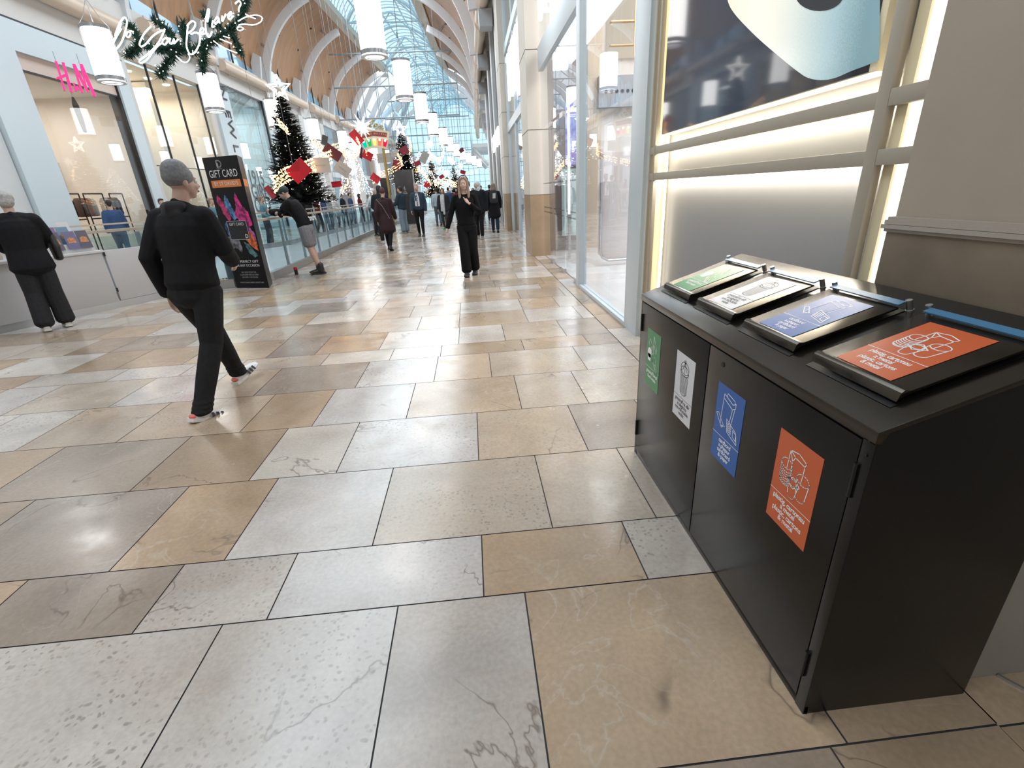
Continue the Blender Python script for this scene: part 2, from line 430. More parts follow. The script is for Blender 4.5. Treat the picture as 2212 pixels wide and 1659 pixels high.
# ---- lower level shop fronts seen through the balustrade
mb = MB(); mb.use(m_white).box((-7.1, 9, -5), (-7.0, 55, -0.7))
tag(mb.build('wall_lower', m_white), 'white shop wall of the level below', kind='structure')
mlow = glow('lower_shop_light', (0.72, 0.9, 1.0), 1.1)
for i in range(10):
    y = 12.5 + i * 3.4
    mb = MB(); mb.quad((-6.99, y, -4.8), (-6.99, y + 2.5, -4.8), (-6.99, y + 2.5, -1.5), (-6.99, y, -1.5))
    tag(mb.build('window_%d' % (20 + i), mlow), 'lit shop window on the level below', kind='structure')

# ================================================================== RIGHT HAND SIDE
X0 = 1.58
# poster wall: grey panels with lit coves
mb = MB(); mb.box((1.72, 1.2, -0.02), (1.80, 4.47, 4.5))
tag(mb.build('wall_right', mat('grey_wall_panel', (0.235, 0.24, 0.255), 0.35)), 'smooth grey wall panel behind the recycling bins', kind='structure')
m_trim = mat('champagne_trim', (0.36, 0.32, 0.26), 0.45)
m_face = mat('cream_reveal', (0.80, 0.70, 0.48), 0.5)
m_led = glow('warm_led', (1.0, 0.90, 0.70), 42.0)
m_ledw = glow('white_led', (1.0, 0.92, 0.78), 60.0)
mb = MB(); mb.use(m_trim)
mb.box((1.585, 1.49, 1.637), (1.615, 4.44, 1.695)); mb.box((1.585, 1.49, 1.435), (1.615, 4.44, 1.492))
mb.box((1.583, 1.905, 0.0), (1.617, 1.965, 4.5)); mb.box((1.583, 4.30, 0.0), (1.617, 4.335, 4.5)); mb.box((1.583, 4.40, 0.0), (1.617, 4.43, 4.5))
mb.box((1.60, 1.97, 1.480), (1.72, 4.30, 1.488))  # added ledge, keeps the lower strip from lighting the wall upwards
tag(mb.build('trim_2', bevel=0.003), 'champagne metal bars crossing in front of the lit wall, with an added light shield', kind='structure')
mb = MB(); mb.use(m_face).box((1.618, 1.850, 0), (1.72, 1.90, 4.5)); mb.box((1.618, 4.336, 0), (1.72, 4.36, 4.5))
tag(mb.build('trim_3'), 'cream reveal strips beside the light coves', kind='structure')
# the LED coves are lamps: strips tucked behind the bars, facing the grey panel
def led(name, lo, hi, m_, label):
    mb = MB(); mb.box(lo, hi); t = tag(mb.build(name, m_), label, 'light strip', 'warm light strips of the poster wall'); return t
led('light_strip', (1.66, 1.98, 1.650), (1.675, 4.28, 1.680), m_led, 'warm light strip behind the upper horizontal bar')
led('light_strip', (1.66, 1.98, 1.450), (1.675, 4.28, 1.478), m_ledw, 'warm light strip behind the lower horizontal bar')
led('light_strip', (1.625, 1.70, 0.02), (1.70, 1.845, 4.4), glow('led_edge', (1.0, 0.93, 0.80), 2.2), 'tall white light strip beside the stone pillar')
led('light_strip', (1.65, 4.345, 0.02), (1.70, 4.395, 4.4), glow('led_edge2', (1.0, 0.9, 0.68), 2.2), 'tall warm light strip beside the glass shop front')
led('light_strip', (1.675, 4.265, 0.02), (1.69, 4.29, 4.4), glow('led_thin', (1, .9, .7), 6.0), 'thin vertical light strip at the far end of the grey panel')
mb = MB(); mb.box((1.635, 1.50, 0), (1.72, 1.69, 4.5))
tag(mb.build('trim_4', m_face), 'cream vertical reveal beside the stone pillar', kind='structure')
# poster lightbox
t = thing('poster_lightbox', 'large dark lightbox poster with a cream and teal rounded shape', 'poster', (1.6, 2.03, 1.767))
mb = MB(); mb.box((1.60, 2.02, 1.770), (1.70, 4.205, 3.95))
mb.build('case', mat('cream_case', (0.72, 0.64, 0.46), 0.5, emit=(1, 0.85, 0.55), es=0.15), t, bevel=0.004)
mp = bpy.data.materials.new('poster_print'); mp.use_nodes = True; N, L = nodes(mp); bq = N['Principled BSDF']
tc = N.new('ShaderNodeTexCoord'); sp = N.new('ShaderNodeSeparateXYZ'); L.new(tc.outputs['Object'], sp.inputs[0])
mr = N.new('ShaderNodeMapRange'); mr.inputs[1].default_value = 4.2; mr.inputs[2].default_value = 2.0; L.new(sp.outputs[1], mr.inputs[0])
rp = N.new('ShaderNodeValToRGB'); rp.color_ramp.elements[0].color = (0.05, 0.045, 0.05, 1); rp.color_ramp.elements[1].color = (0.018, 0.018, 0.022, 1)
e = rp.color_ramp.elements.new(0.35); e.color = (0.045, 0.055, 0.075, 1)
L.new(mr.outputs[0], rp.inputs[0]); L.new(rp.outputs[0], bq.inputs['Base Color']); L.new(rp.outputs[0], bq.inputs['Emission Color'])
bq.inputs['Emission Strength'].default_value = 0.75; bq.inputs['Roughness'].default_value = 0.05; bq.inputs['Specular IOR Level'].default_value = 0.25
mb = MB(); mb.box((1.594, 2.055, 1.775), (1.601, 4.195, 3.94)); mb.build('print', mp, t)
# the printed shape: rounded slab, corner towards the lower right
def pz(px, py, X=1.592): return atX(px, py, X)
cs_ = [(1572, -60), (1572, 2), (1580, 20), (1600, 45), (1640, 85), (1690, 128), (1720, 152), (1745, 168), (1775, 173), (1805, 168), (1840, 153), (1870, 142), (1899, 130), (1901, 0), (1901, -60)]
ms_ = bpy.data.materials.new('poster_shape'); ms_.use_nodes = True; N, L = nodes(ms_); bq = N['Principled BSDF']
tc = N.new('ShaderNodeTexCoord'); sp = N.new('ShaderNodeSeparateXYZ'); L.new(tc.outputs['Object'], sp.inputs[0])
mr = N.new('ShaderNodeMapRange'); mr.inputs[1].default_value = 3.3; mr.inputs[2].default_value = 2.05; L.new(sp.outputs[1], mr.inputs[0])
nz = N.new('ShaderNodeTexNoise'); nz.inputs['Scale'].default_value = 150; L.new(tc.outputs['Object'], nz.inputs[0])
ad = N.new('ShaderNodeMath'); ad.operation = 'MULTIPLY_ADD'; ad.inputs[1].default_value = 0.12; L.new(nz.outputs[0], ad.inputs[0]); L.new(mr.outputs[0], ad.inputs[2])
rp = N.new('ShaderNodeValToRGB'); rp.color_ramp.elements[0].color = (0.85, 0.78, 0.55, 1); rp.color_ramp.elements[1].color = (0.16, 0.27, 0.31, 1)
for p_, c_ in ((0.35, (0.88, 0.80, 0.68, 1)), (0.62, (0.62, 0.66, 0.62, 1)), (0.85, (0.33, 0.46, 0.50, 1))):
    e = rp.color_ramp.elements.new(p_); e.color = c_
L.new(ad.outputs[0], rp.inputs[0]); L.new(rp.outputs[0], bq.inputs['Base Color']); L.new(rp.outputs[0], bq.inputs['Emission Color'])
bq.inputs['Emission Strength'].default_value = 0.6; bq.inputs['Roughness'].default_value = 0.15; bq.inputs['Specular IOR Level'].default_value = 0.25
def smooth2(P_):
    o = []
    for i in range(len(P_) - 1):
        p0, p1, p2, p3 = P_[max(0, i - 1)], P_[i], P_[i + 1], P_[min(len(P_) - 1, i + 2)]
        for k in range(5): f = k / 5; o.append(tuple(.5 * ((2 * p1[j]) + (p2[j] - p0[j]) * f + (2 * p0[j] - 5 * p1[j] + 4 * p2[j] - p3[j]) * f * f + (3 * p1[j] - p0[j] - 3 * p2[j] + p3[j]) * f ** 3) for j in (0, 1)))
    return o + [P_[-1]]
pts = [pz(*q) for q in smooth2(cs_[1:13])] + [pz(*cs_[-2]), pz(*cs_[-1]), pz(*cs_[0])]
mb = MB(); mb.add(pts, [tuple(range(len(pts)))]); mb.build('printed_shape', ms_, t)
pts = [pz(1770 + 52 * math.cos(a), -12 + 36 * math.sin(a), 1.590) for a in [2 * PI * k / 28 for k in range(28)]]
mb = MB(); mb.add(pts, [tuple(range(len(pts)))]); mb.build('printed_lens', mat('lens_print', (0.012, 0.02, 0.03), 0.2), t)
# stone pillar at the right
m_sand = mat('sandstone_smooth', (0.335, 0.283, 0.228), 0.6, noise=0.05, nscale=3)
m_sand2 = mat('sandstone_plinth', (0.18, 0.142, 0.102), 0.42, noise=0.2, nscale=4)
mb = MB(); mb.use(m_sand).box((1.345, 0.88, 1.27), (3.2, 1.485, 7.0)); mb.use(m_sand2).box((1.33, 0.87, 0.0), (3.2, 1.49, 1.235))
mb.use(mat('sandstone_moulding', (0.33, 0.29, 0.25), 0.55))
for z, e_ in ((1.235, 0.006), (1.245, 0.013), (1.258, 0.008), (1.268, 0.003)):
    mb.box((1.33 - e_, 0.87 - e_, z), (3.2, 1.49 + e_, z + 0.012))
mb.use(mat('grey_stone_cladding', (0.33, 0.32, 0.30), 0.28, noise=.06, nscale=3)).box((1.332, 0.862, 0.0), (3.2, 0.872, 1.2))
tag(mb.build('wall_pillar'), 'sandstone pillar with darker plinth and moulding behind the bins', kind='structure')
mb = MB(); mb.box((1.9, -9, 0), (2.0, 0.87, 7)); tag(mb.build('wall_near', m_sand), 'sandstone wall beside the viewer', kind='structure')
# little steel floor frame at the lower right
t = thing('floor_grille', 'small triangular metal inlay in the floor beside the pillar', 'floor grille', (1.50, 0.83, 0))
mb = MB(); mb.sweep([(1.46, 0.86, 0.004), (1.52, 0.76, 0.004), (1.60, 0.83, 0.004)], 0.006, 4); mb.build('frame', m_steel, t)

# ---- glass shop front beyond the poster wall
def ypost(name, y0, y1, z0, z1, m_=None, x0=1.55, x1=1.66, label=None):
    mb = MB(); mb.box((x0, y0, z0), (x1, y1, z1))
    return tag(mb.build(name, m_ or m_bluegrey, bevel=0.004), label, kind='structure')
ypost('trim_5', 4.47, 4.85, 0, 4.6, label='pale blue grey frame post where the glass shop front starts')
ypost('trim_6', 7.08, 7.30, 0, 4.6, label='pale blue grey mullion between shop window and doorway')
ypost('trim_7', 4.85, 7.08, 0, 0.05, label='low sill under the shop window')
ypost('trim_8', 7.30, 10.88, 3.55, 3.95, label='blue grey beam over the glass doorway')
def pane(n, y0, y1, z0, z1, x=1.60, label=None, m_=None):
    mb = MB(); mb.box((x - .006, y0, z0), (x + .006, y1, z1))
    return tag(mb.build('window_%d' % n, m_ or m_glass), label, kind='structure')
pane(1, 4.85, 5.62, 0.05, 4.6, label='tall clear shop window pane next to the poster wall')
pane(2, 5.63, 7.08, 0.05, 4.6, label='tall clear shop window pane next to the doorway')
pane(3, 7.30, 10.88, 3.95, 6.2, label='glass above the doorway beam')
pane(4, 7.30, 10.88, 2.55, 3.55, label='clear glass panel over the doors')
# door leaves
def leaf(n, y0, y1, label, ang=0):
    mb = MB(); mb.box((1.594, y0, 0.03), (1.606, y1, 2.5))
    o = tag(mb.build('door_%d' % n, m_glass), label, kind='structure')
    for z in (0.0, 2.46):
        h = MB(); h.box((1.575, y0, z), (1.625, y0 + 0.28, z + 0.075)); h.build('patch_fitting', m_steel, o)
    d = MB()
    for z in (0.95, 1.04, 1.5):
        k = 0
        while y0 + 0.08 + k * 0.055 < y1 - 0.05:
            yy = y0 + 0.08 + k * 0.055; d.box((1.5925, yy, z), (1.5935, yy + 0.022, z + 0.022)); k += 1
    d.build('manifestation_dots', m_black, o); return o
leaf(1, 7.34, 8.35, 'frameless glass door leaf nearest the mullion'); leaf(2, 8.45, 9.6, 'frameless glass door leaf in the middle of the entrance')
leaf(3, 9.65, 10.85, 'glass side light beside the stone column')
# columns of the right side
def column(y0, y1, x0, name, label, ztop=9.0, base=1.30):
    mb = MB(); mb.use(m_cream).box((x0, y0, base), (1.75, y1, ztop)); mb.use(mat('column_base_stone', (0.36, 0.255, 0.16), 0.35, noise=0.12, nscale=3)).box((x0 - .004, y0 - .004, 0), (1.75, y1 + .004, base - 0.004))
    mb.use(m_darkgap)
    for z in (base - .006, 2.55, 3.95, 5.4): mb.box((x0 - .005, y0 - .005, z), (1.75, y1 + .005, z + .008))
    tag(mb.build(name), label, kind='structure')
column(11.0, 12.2, 1.325, 'wall_column', 'cream column with brown stone base beside the glass doors')
column(18.9, 20.2, 1.37, 'wall_column', 'second cream column with stone base along the right side')
# second shop front
for i, y in enumerate((12.2, 14.0, 16.0, 18.8)): ypost('trim_%d' % (10 + i), y, y + 0.1, 0, 8.5, label='slim blue grey mullion of the second shop front')
for i, (y0, y1) in enumerate(((12.3, 14.0), (14.1, 16.0), (16.1, 18.8))): pane(5 + i, y0, y1, 0, 8.5, label='tall shop glass of the second shop front')
mb = MB()
for z in (3.3, 5.6): mb.box((1.54, 12.2, z), (1.62, 18.9, z + 0.25))
tag(mb.build('trim_15', m_bluegrey), 'horizontal beams of the second shop front', kind='structure')
# pale piers and black infill beyond
def slab(name, y0, y1, x0, z0, z1, m_, label):
    mb = MB(); mb.box((x0, y0, z0), (2.2, y1, z1)); return tag(mb.build(name, m_), label, kind='structure')
slab('wall_pier', 20.2, 22.2, 1.46, 0, 9.5, m_pale, 'pale grey pier beyond the second shop')
slab('wall_infill', 22.2, 29.5, 1.62, 0, 9.0, m_black, 'black shop front infill between pale piers')
slab('wall_pier', 25.2, 26.2, 1.48, 0, 9.5, m_pale, 'pale grey pier in the middle of the black front')
slab('wall_pier', 29.5, 30.8, 1.52, 0, 9.5, m_pale, 'pale grey pier after the black front')
slab('wall_infill', 30.8, 36.0, 1.75, 0, 9.0, m_black, 'second black shop front infill far down the mall')
slab('wall_pier', 36.0, 38, 1.62, 0, 9.0, m_pale, 'furthest pale pier on the right')
# interior of the shop behind the glass
m_shop = mat('shop_wall_white', (0.72, 0.68, 0.66), 0.5)
mb = MB(); mb.use(m_shop)
mb.quad((7.5, 4.4, 0), (7.5, 22, 0), (7.5, 22, 6.3), (7.5, 4.4, 6.3))
mb.quad((1.62, 4.47, 0), (7.5, 4.47, 0), (7.5, 4.47, 6.3), (1.62, 4.47, 6.3))
mb.quad((1.75, 12.0, 0), (7.5, 12.0, 0), (7.5, 12.0, 6.3), (1.75, 12.0, 6.3))
mb.quad((1.75, 18.9, 0), (7.5, 18.9, 0), (7.5, 18.9, 6.3), (1.75, 18.9, 6.3))
mb.use(m_pale).quad((1.7, 4.4, 6.3), (7.5, 4.4, 6.3), (7.5, 22, 6.3), (1.7, 22, 6.3))
tag(mb.build('wall_shop_interior'), 'white inner walls of the glass fronted shop', kind='structure')
mb = MB(); mb.box((1.64, 4.47, -0.01), (7.5, 22, 0.002)); tag(mb.build('floor_shop', mat('shop_floor', (0.66, 0.66, 0.70), 0.15)), 'white polished shop floor', kind='structure')
mb = MB(); mb.box((1.61, 4.4, 6.0), (1.75, 12.2, 9.5)); tag(mb.build('wall_upper_right', m_pale), 'pale wall above the glass shop front', kind='structure')
t = thing('display_screen', 'large blue lit display screen inside the shop doorway', 'screen', (2.9, 11.6, 0.2))
mb = MB(); mb.box((1.85, 11.6, 0.25), (2.62, 11.75, 3.9)); mb.build('casing', mat('screen_case', (0.20, 0.16, 0.16), 0.4), t, bevel=0.01)
msn = bpy.data.materials.new('screen_image'); msn.use_nodes = True; N, L = nodes(msn); bq = N['Principled BSDF']
tc = N.new('ShaderNodeTexCoord'); nz = N.new('ShaderNodeTexNoise'); nz.inputs['Scale'].default_value = 1.2; mpn = N.new('ShaderNodeMapping'); mpn.inputs['Scale'].default_value = (0.6, 1, 4)
L.new(tc.outputs['Object'], mpn.inputs[0]); L.new(mpn.outputs[0], nz.inputs[0]); rp = N.new('ShaderNodeValToRGB')
rp.color_ramp.elements[0].position = 0.35; rp.color_ramp.elements[0].color = (0.09, 0.12, 0.42, 1); rp.color_ramp.elements[1].position = 0.75; rp.color_ramp.elements[1].color = (0.38, 0.36, 0.55, 1)
L.new(nz.outputs[0], rp.inputs[0]); L.new(rp.outputs[0], bq.inputs['Emission Color']); L.new(rp.outputs[0], bq.inputs['Base Color']); bq.inputs['Emission Strength'].default_value = 0.9
mb = MB(); mb.box((2.22, 11.59, 1.86), (2.60, 11.602, 3.10)); mb.build('screen', msn, t)
mb = MB(); mb.box((2.12, 11.58, 0.35), (2.60, 11.602, 1.80)); mb.build('lower_panel', mat('pale_aqua_panel', (0.45, 0.56, 0.58), 0.3), t)
t = thing('shop_partition', 'white partition with rounded corners inside the shop window', 'partition', (3.1, 9.0, 0))
mb = MB(); mb.prism([(2.35, 0.22), (2.5, 0.08), (5.3, 0.08), (5.3, 1.95), (2.35, 1.95)], 'y', 9.0, 9.12); mb.build('panel', mat('partition_white', (0.74, 0.67, 0.68), 0.3), t, bevel=0.01)
mb = MB(); mb.sweep([(2.36, 8.98, 1.92), (2.36, 8.98, 0.28), (2.40, 8.98, 0.16), (2.52, 8.98, 0.10), (5.2, 8.98, 0.10)], 0.022, 8); mb.build('edge_tube', m_steel, t)
mb = MB(); mb.box((3.3, 9.02, 0), (3.8, 9.1, 0.08)); mb.build('foot', m_steel, t)
t = thing('wall_display', 'lit cream display niche with brass rails high inside the shop', 'display', (3.4, 11.8, 3.9))
mb = MB()
for k in range(4): mb.box((3.25, 11.80, 4.15 + k * 0.42), (4.7, 11.93, 4.17 + k * 0.42))
for k in range(4): mb.box((3.75 + k * 0.10, 11.78, 3.95), (3.77 + k * 0.10, 11.80, 5.9))
mb.build('rails', mat('brass_rail', (0.62, 0.42, 0.24), 0.35, 0.6), t)
mb = MB(); mb.box((3.2, 11.93, 3.95), (4.7, 11.97, 5.9)); mb.build('back_panel', glow('niche_light', (1.0, 0.86, 0.72), 0.9), t)
t = thing('vent_bulkhead', 'grey bulkhead with a row of six round black air vents', 'air vents', (3.6, 11.7, 3.2))
mb = MB(); mb.box((3.0, 11.75, 3.0), (4.8, 11.9, 3.6)); mb.build('bulkhead', mat('bulkhead_grey', (.30, .33, .38), .4), t)
for k in range(6): mb = MB(); mb.sweep([(3.16 + k * .12, 11.74, 3.30), (3.16 + k * .12, 11.76, 3.30)], .035, 12); mb.build('vent', m_black, t, smooth=True)
mb = MB(); mb.box((2.62, 11.9, 0), (3.1, 11.99, 6.2)); tag(mb.build('wall_shop_beige', mat('beige_shop_panel', (.60, .50, .40), .5)), 'beige wall strip inside the glass fronted shop', kind='structure')
t = thing('linear_lamp', 'thin vertical white light tube inside the doorway', 'lamp', (2.0, 10.0, 0.9))
mb = MB(); mb.sweep([(2.02, 10.2, 0.9), (2.02, 10.2, 3.1)], 0.022, 8); mb.build('tube', glow('tube_light', (1, 1, 1), 5), t)
mb = MB(); mb.box((2.0, 10.19, 0.0), (2.05, 10.24, 0.9)); mb.build('stand', m_steel, t)
area('shop_ceiling_light', (4.5, 8.2, 6.2), 4.0, 560, (1.0, 0.95, 0.93), sizey=6)
area('shop_ceiling_light_far', (4.5, 15.5, 6.2), 4.0, 200, (1.0, 0.97, 0.96), sizey=6)
# lit but unreadable channel letters above the doors and further on
def marks(name, y0, y1, z0, z1, label):
    t = thing(name, label, 'shop sign', (1.5, y0, z0)); k = 5; dy = (y1 - y0) / k
    for i in range(k):
        mb = MB(); mb.box((1.46, y0 + i * dy, z0), (1.52, y0 + i * dy + dy * 0.34, z1)); mb.box((1.46, y0 + i * dy, z1 - 0.12), (1.52, y0 + i * dy + dy * 0.7, z1)); mb.box((1.47, y0 + i * dy + dy * .1, z0 + 0.1), (1.60, y0 + i * dy + dy * .2, z0 + 0.16))
        mb.build('lit_letter', glow('sign_white', (1, 1, 1), 3.0), t)
    return t
marks('shop_sign', 7.9, 10.4, 4.15, 4.95, 'bright white lit sign seen edge-on above the glass doors')
marks('shop_sign', 13.2, 17.6, 4.0, 5.2, 'long white lit sign seen edge-on on the second shop front')
marks('shop_sign', 23.0, 28.6, 3.3, 4.0, 'white lit sign on the black shop front')
# beige eaves rail over the right side shops
mb = MB()
for i in range(8):
    y = 18 + i * 6.4; b0, b1 = bend(y), bend(y + 6)
    mb.sweep([(1.05 + b0 * .3, y, 8.0), (1.05 + b1 * .3, y + 5.9, 8.0)], 0.24, 12)
tag(mb.build('trim_20', mat('eaves_tube', (0.66, 0.53, 0.42), 0.4), smooth=True), 'beige tube sections along the right eaves', kind='structure')
mb = MB(); mb.box((1.25, 11, 8.2), (3.5, 62, 9.4)); tag(mb.build('wall_eaves_right', m_cream), 'cream band above the right eaves tube', kind='structure')
# ================================================================== RECYCLING STATION
m_bin = mat('black_powder_coat', (0.0065, 0.006, 0.0058), 0.22, 0.0, spec=0.28, bump=0.02, nscale=400)
m_bintop = mat('black_brushed_top', (0.07, 0.062, 0.052), 0.20, 0.9, spec=0.5)
m_binside = mat('black_side_panel', (0.006, 0.006, 0.007), 0.32, spec=0.35)
XF, XB, YN, YFa = 0.827, 1.312, 0.822, 2.302
ZF, ZB = 0.905, 1.07
def ztop(x): return ZF + (x - XF) * (ZB - ZF) / (XB - XF)
bin_ = thing('recycling_station', 'black metal recycling station with four hinged lids against the pillar', 'recycling bin', (1.07, 1.56, 0))
mb = MB(); mb.prism([(XF + .014, 0.0), (XB, 0.0), (XB, ztop(XB) - .02), (XF + .014, ztop(XF + .014) - .03)], 'y', YN + .006, YFa - .006)
mb.build('carcass', m_binside, bin_, bevel=0.003)
for s, y0, y1 in ((0, YN, YN + .03), (1, YFa - .03, YFa)):
    mb = MB(); mb.prism([(XF, 0.0), (XB + .002, 0.0), (XB + .002, ztop(XB) - .012), (XF, ztop(XF) - .012)], 'y', y0, y1)
    mb.build('side_panel', m_binside, bin_, bevel=0.002)
mb = MB(); mb.prism([(XF - .006, ZF - .028), (XF - .006, ZF), (XB + .006, ZB + .003), (XB + .006, ZB - .012), (XF + .02, ZF - .004), (XF + .01, ZF - .028)], 'y', YN - .003, YFa + .003)
mb.build('top_panel', m_bintop, bin_, bevel=0.003)
mb = MB(); mb.box((XF - .001, YN + .001, 0.872), (XF + .012, YFa - .001, ZF - .02)); mb.box((XF - .001, YN, 0.0), (XF + .012, YN + .034, 0.9)); mb.box((XF - .001, YFa - .012, 0.0), (XF + .012, YFa, 0.9)); mb.box((XF + .001, YN, 0), (XF + .012, YFa, 0.03))
mb.build('door_frame', m_bin, bin_, bevel=0.001)
for z in (0.84, 0.875): mb = MB(); mb.sweep([(XF - .004, 0.838, z), (XF + .002, 0.838, z)], 0.0035, 8); mb.build('rivet', m_binside, bin_, smooth=True)
doors = []
for (y0, y1, nm) in ((1.575, 2.288, 'left'), (0.858, 1.568, 'right')):
    mb = MB(); mb.box((XF - .002, y0, 0.032), (XF + .012, y1, 0.868)); d = mb.build('door', m_bin, bin_, bevel=0.0015); doors.append(d)
    hy = y0 if nm == 'right' else y1
    for z in (0.12, 0.72):
        h = MB(); h.sweep([(XF - .003, hy - .004, z), (XF - .003, hy - .004, z + .09)], 0.006, 8); h.build('hinge', m_binside, d, smooth=True)
mb = MB(); mb.sweep([(XF - .0035, 1.47, 0.827), (XF + .001, 1.47, 0.827)], 0.0095, 16); mb.build('lock', mat('lock_black', (0.004, 0.004, 0.004), 0.6), doors[1], smooth=True)
C_ = {'green': (0.028, 0.22, 0.085), 'white': (0.60, 0.61, 0.66), 'blue': (0.003, 0.088, 0.36), 'orange': (0.53, 0.10, 0.030)}
el = lambda cx, cy, rx, ry, n=16: arc(cx, cy, rx, ry, 0, 360, n)
ICON = {
 'orange': [[(.32, .86), (.30, .66)], [(.32, .86), (.52, .88), (.70, .84), (.68, .80), (.45, .82), (.32, .86)], [(.32, .86), (.40, .76), (.45, .82)], [(.68, .80), (.66, .62)], [(.40, .76), (.40, .66)],
            el(.29, .70, .13, .055), [(.16, .70), (.17, .52)], [(.42, .70), (.42, .57)], arc(.30, .52, .13, .05, 180, 330, 8), *[arc(.29, .66 - k * .025, .13, .05, 190, 350, 8) for k in range(6)],
            el(.70, .66, .14, .055), [(.56, .66), (.59, .50)], [(.84, .66), (.80, .46)], arc(.70, .47, .10, .04, 180, 360, 8),
            [(.34, .56), (.50, .62), (.66, .56), (.50, .50), (.34, .56)], el(.50, .56, .10, .035), [(.37, .55), (.42, .42)], [(.62, .54), (.58, .42)], arc(.50, .42, .08, .03, 180, 360, 8)],
 'blue': [[(.28, .90), (.24, .55), (.26, .48)], [(.28, .90), (.62, .84), (.72, .88), (.72, .82), (.62, .78), (.30, .84)], [(.40, .93), (.66, .90), (.70, .86)], [(.40, .93), (.38, .88)], [(.62, .78), (.56, .58)], [(.70, .80), (.62, .56)], [(.26, .48), (.42, .50)],
          [(.06, .60), (.14, .62), (.38, .50), (.30, .46), (.06, .60)], [(.46, .62), (.84, .54), (.90, .40), (.52, .46), (.46, .62)], *[[(.50, .58 - k * .022), (.66, .555 - k * .022)] for k in range(5)], [(.72, .54), (.84, .52), (.86, .44), (.74, .46), (.72, .54)]],
 'white': [el(.50, .78, .20, .06), [(.30, .78), (.33, .46)], [(.70, .78), (.67, .46)], arc(.50, .46, .17, .06, 180, 360, 10), arc(.50, .80, .22, .10, 0, 180, 10), arc(.50, .76, .22, .07, 180, 360, 10), [(.46, .92), (.54, .92), (.54, .89), (.46, .89), (.46, .92)], [(.5, .9), (.38, .77)], [(.5, .9), (.5, .74)], [(.5, .9), (.62, .77)],
           *[[(.36 + k * .055, .70), (.38 + k * .048, .43)] for k in range(6)]],
 'green': [[(.52, .94), (.50, .78), (.40, .66), (.34, .72)], [(.52, .94), (.58, .78), (.72, .66), (.76, .74), (.64, .82), (.56, .92)], [(.50, .80), (.52, .64), (.46, .60)], [(.58, .78), (.56, .62)], [(.22, .72), (.16, .76), (.26, .84), (.42, .76)],
           el(.66, .52, .07, .07), [(.62, .47), (.80, .34)], [(.72, .48), (.86, .36)], el(.84, .34, .035, .02), [(.50, .50), (.72, .36)], el(.50, .50, .03, .02), el(.72, .35, .03, .02)]}
WORDS = {'green': ['gwastraff bwyd', 'food waste'], 'white': ['gwastraff na ellir', 'ei ailgylchu', 'non-recyclable', 'waste'], 'blue': ['cardbord', 'a phapur', 'cardboard', '& paper'], 'orange': ['plastig, cartonau', 'a metel', 'plastic, cartons', '& metal']}
m_inkw = mat('sticker_white_ink', (0.82, 0.84, 0.86), 0.4); m_inkb = mat('sticker_black_ink', (0.015, 0.015, 0.03), 0.4)
def sticker(color, o, u, v, wd, ht, parent, tilt_n):
    """o = lower left corner, u along the words, v up the label"""
    o, u, v = V(o), V(u).normalized(), V(v).normalized(); n = V(tilt_n)
    mb = MB(); q = [o, o + u * wd, o + u * wd + v * ht, o + v * ht]
    mb.add([p for p in q] + [p + n * .0008 for p in q], [(0, 3, 2, 1), (4, 5, 6, 7), (0, 1, 5, 4), (1, 2, 6, 5), (2, 3, 7, 6), (3, 0, 4, 7)])
    s = mb.build('sticker', mat('sticker_' + color, C_[color], 0.32), parent); s['label'] = color + ' waste label with line drawing and Welsh and English words'
    ink = m_inkb if color == 'white' else m_inkw
    mb = MB(); base = o + n * .0012
    strokes(mb, [[(0.0, .345), (1.0, .345)]], base, u, v, wd, ht, .0016)
    strokes(mb, ICON[color], base + n * .0002, u, v, wd, ht, .0026)
    if color == 'green':
        P_ = el(.25, .60, .15, .09, 14); mb.add([base + u * x * wd + v * y * ht for x, y in P_[:-1]], [tuple(range(14))])
        mb.add([base + u * x * wd + v * y * ht for x, y in ((.13, .58), (.36, .58), (.34, .46), (.15, .46))], [(0, 3, 2, 1)])
    W_ = WORDS[color]; gap = .066 if len(W_) > 2 else .085; y = .29 if len(W_) > 2 else .27
    for k, s_ in enumerate(W_):
        put_text(mb, s_, base + u * wd * .5 + v * ht * (y - k * gap), u, v, ht * (.080 if len(W_) > 2 else .088), bold=.014, spacing=0.93)
    mb.build('drawing_and_words', ink, s if parent.type != 'EMPTY' else s)
YC = (2.108, 1.752, 1.393, 1.034); COLS = ('green', 'white', 'blue', 'orange')
sl = V((XB - XF, 0, ZB - ZF)).normalized(); nrm = V((-sl.z, 0, sl.x))
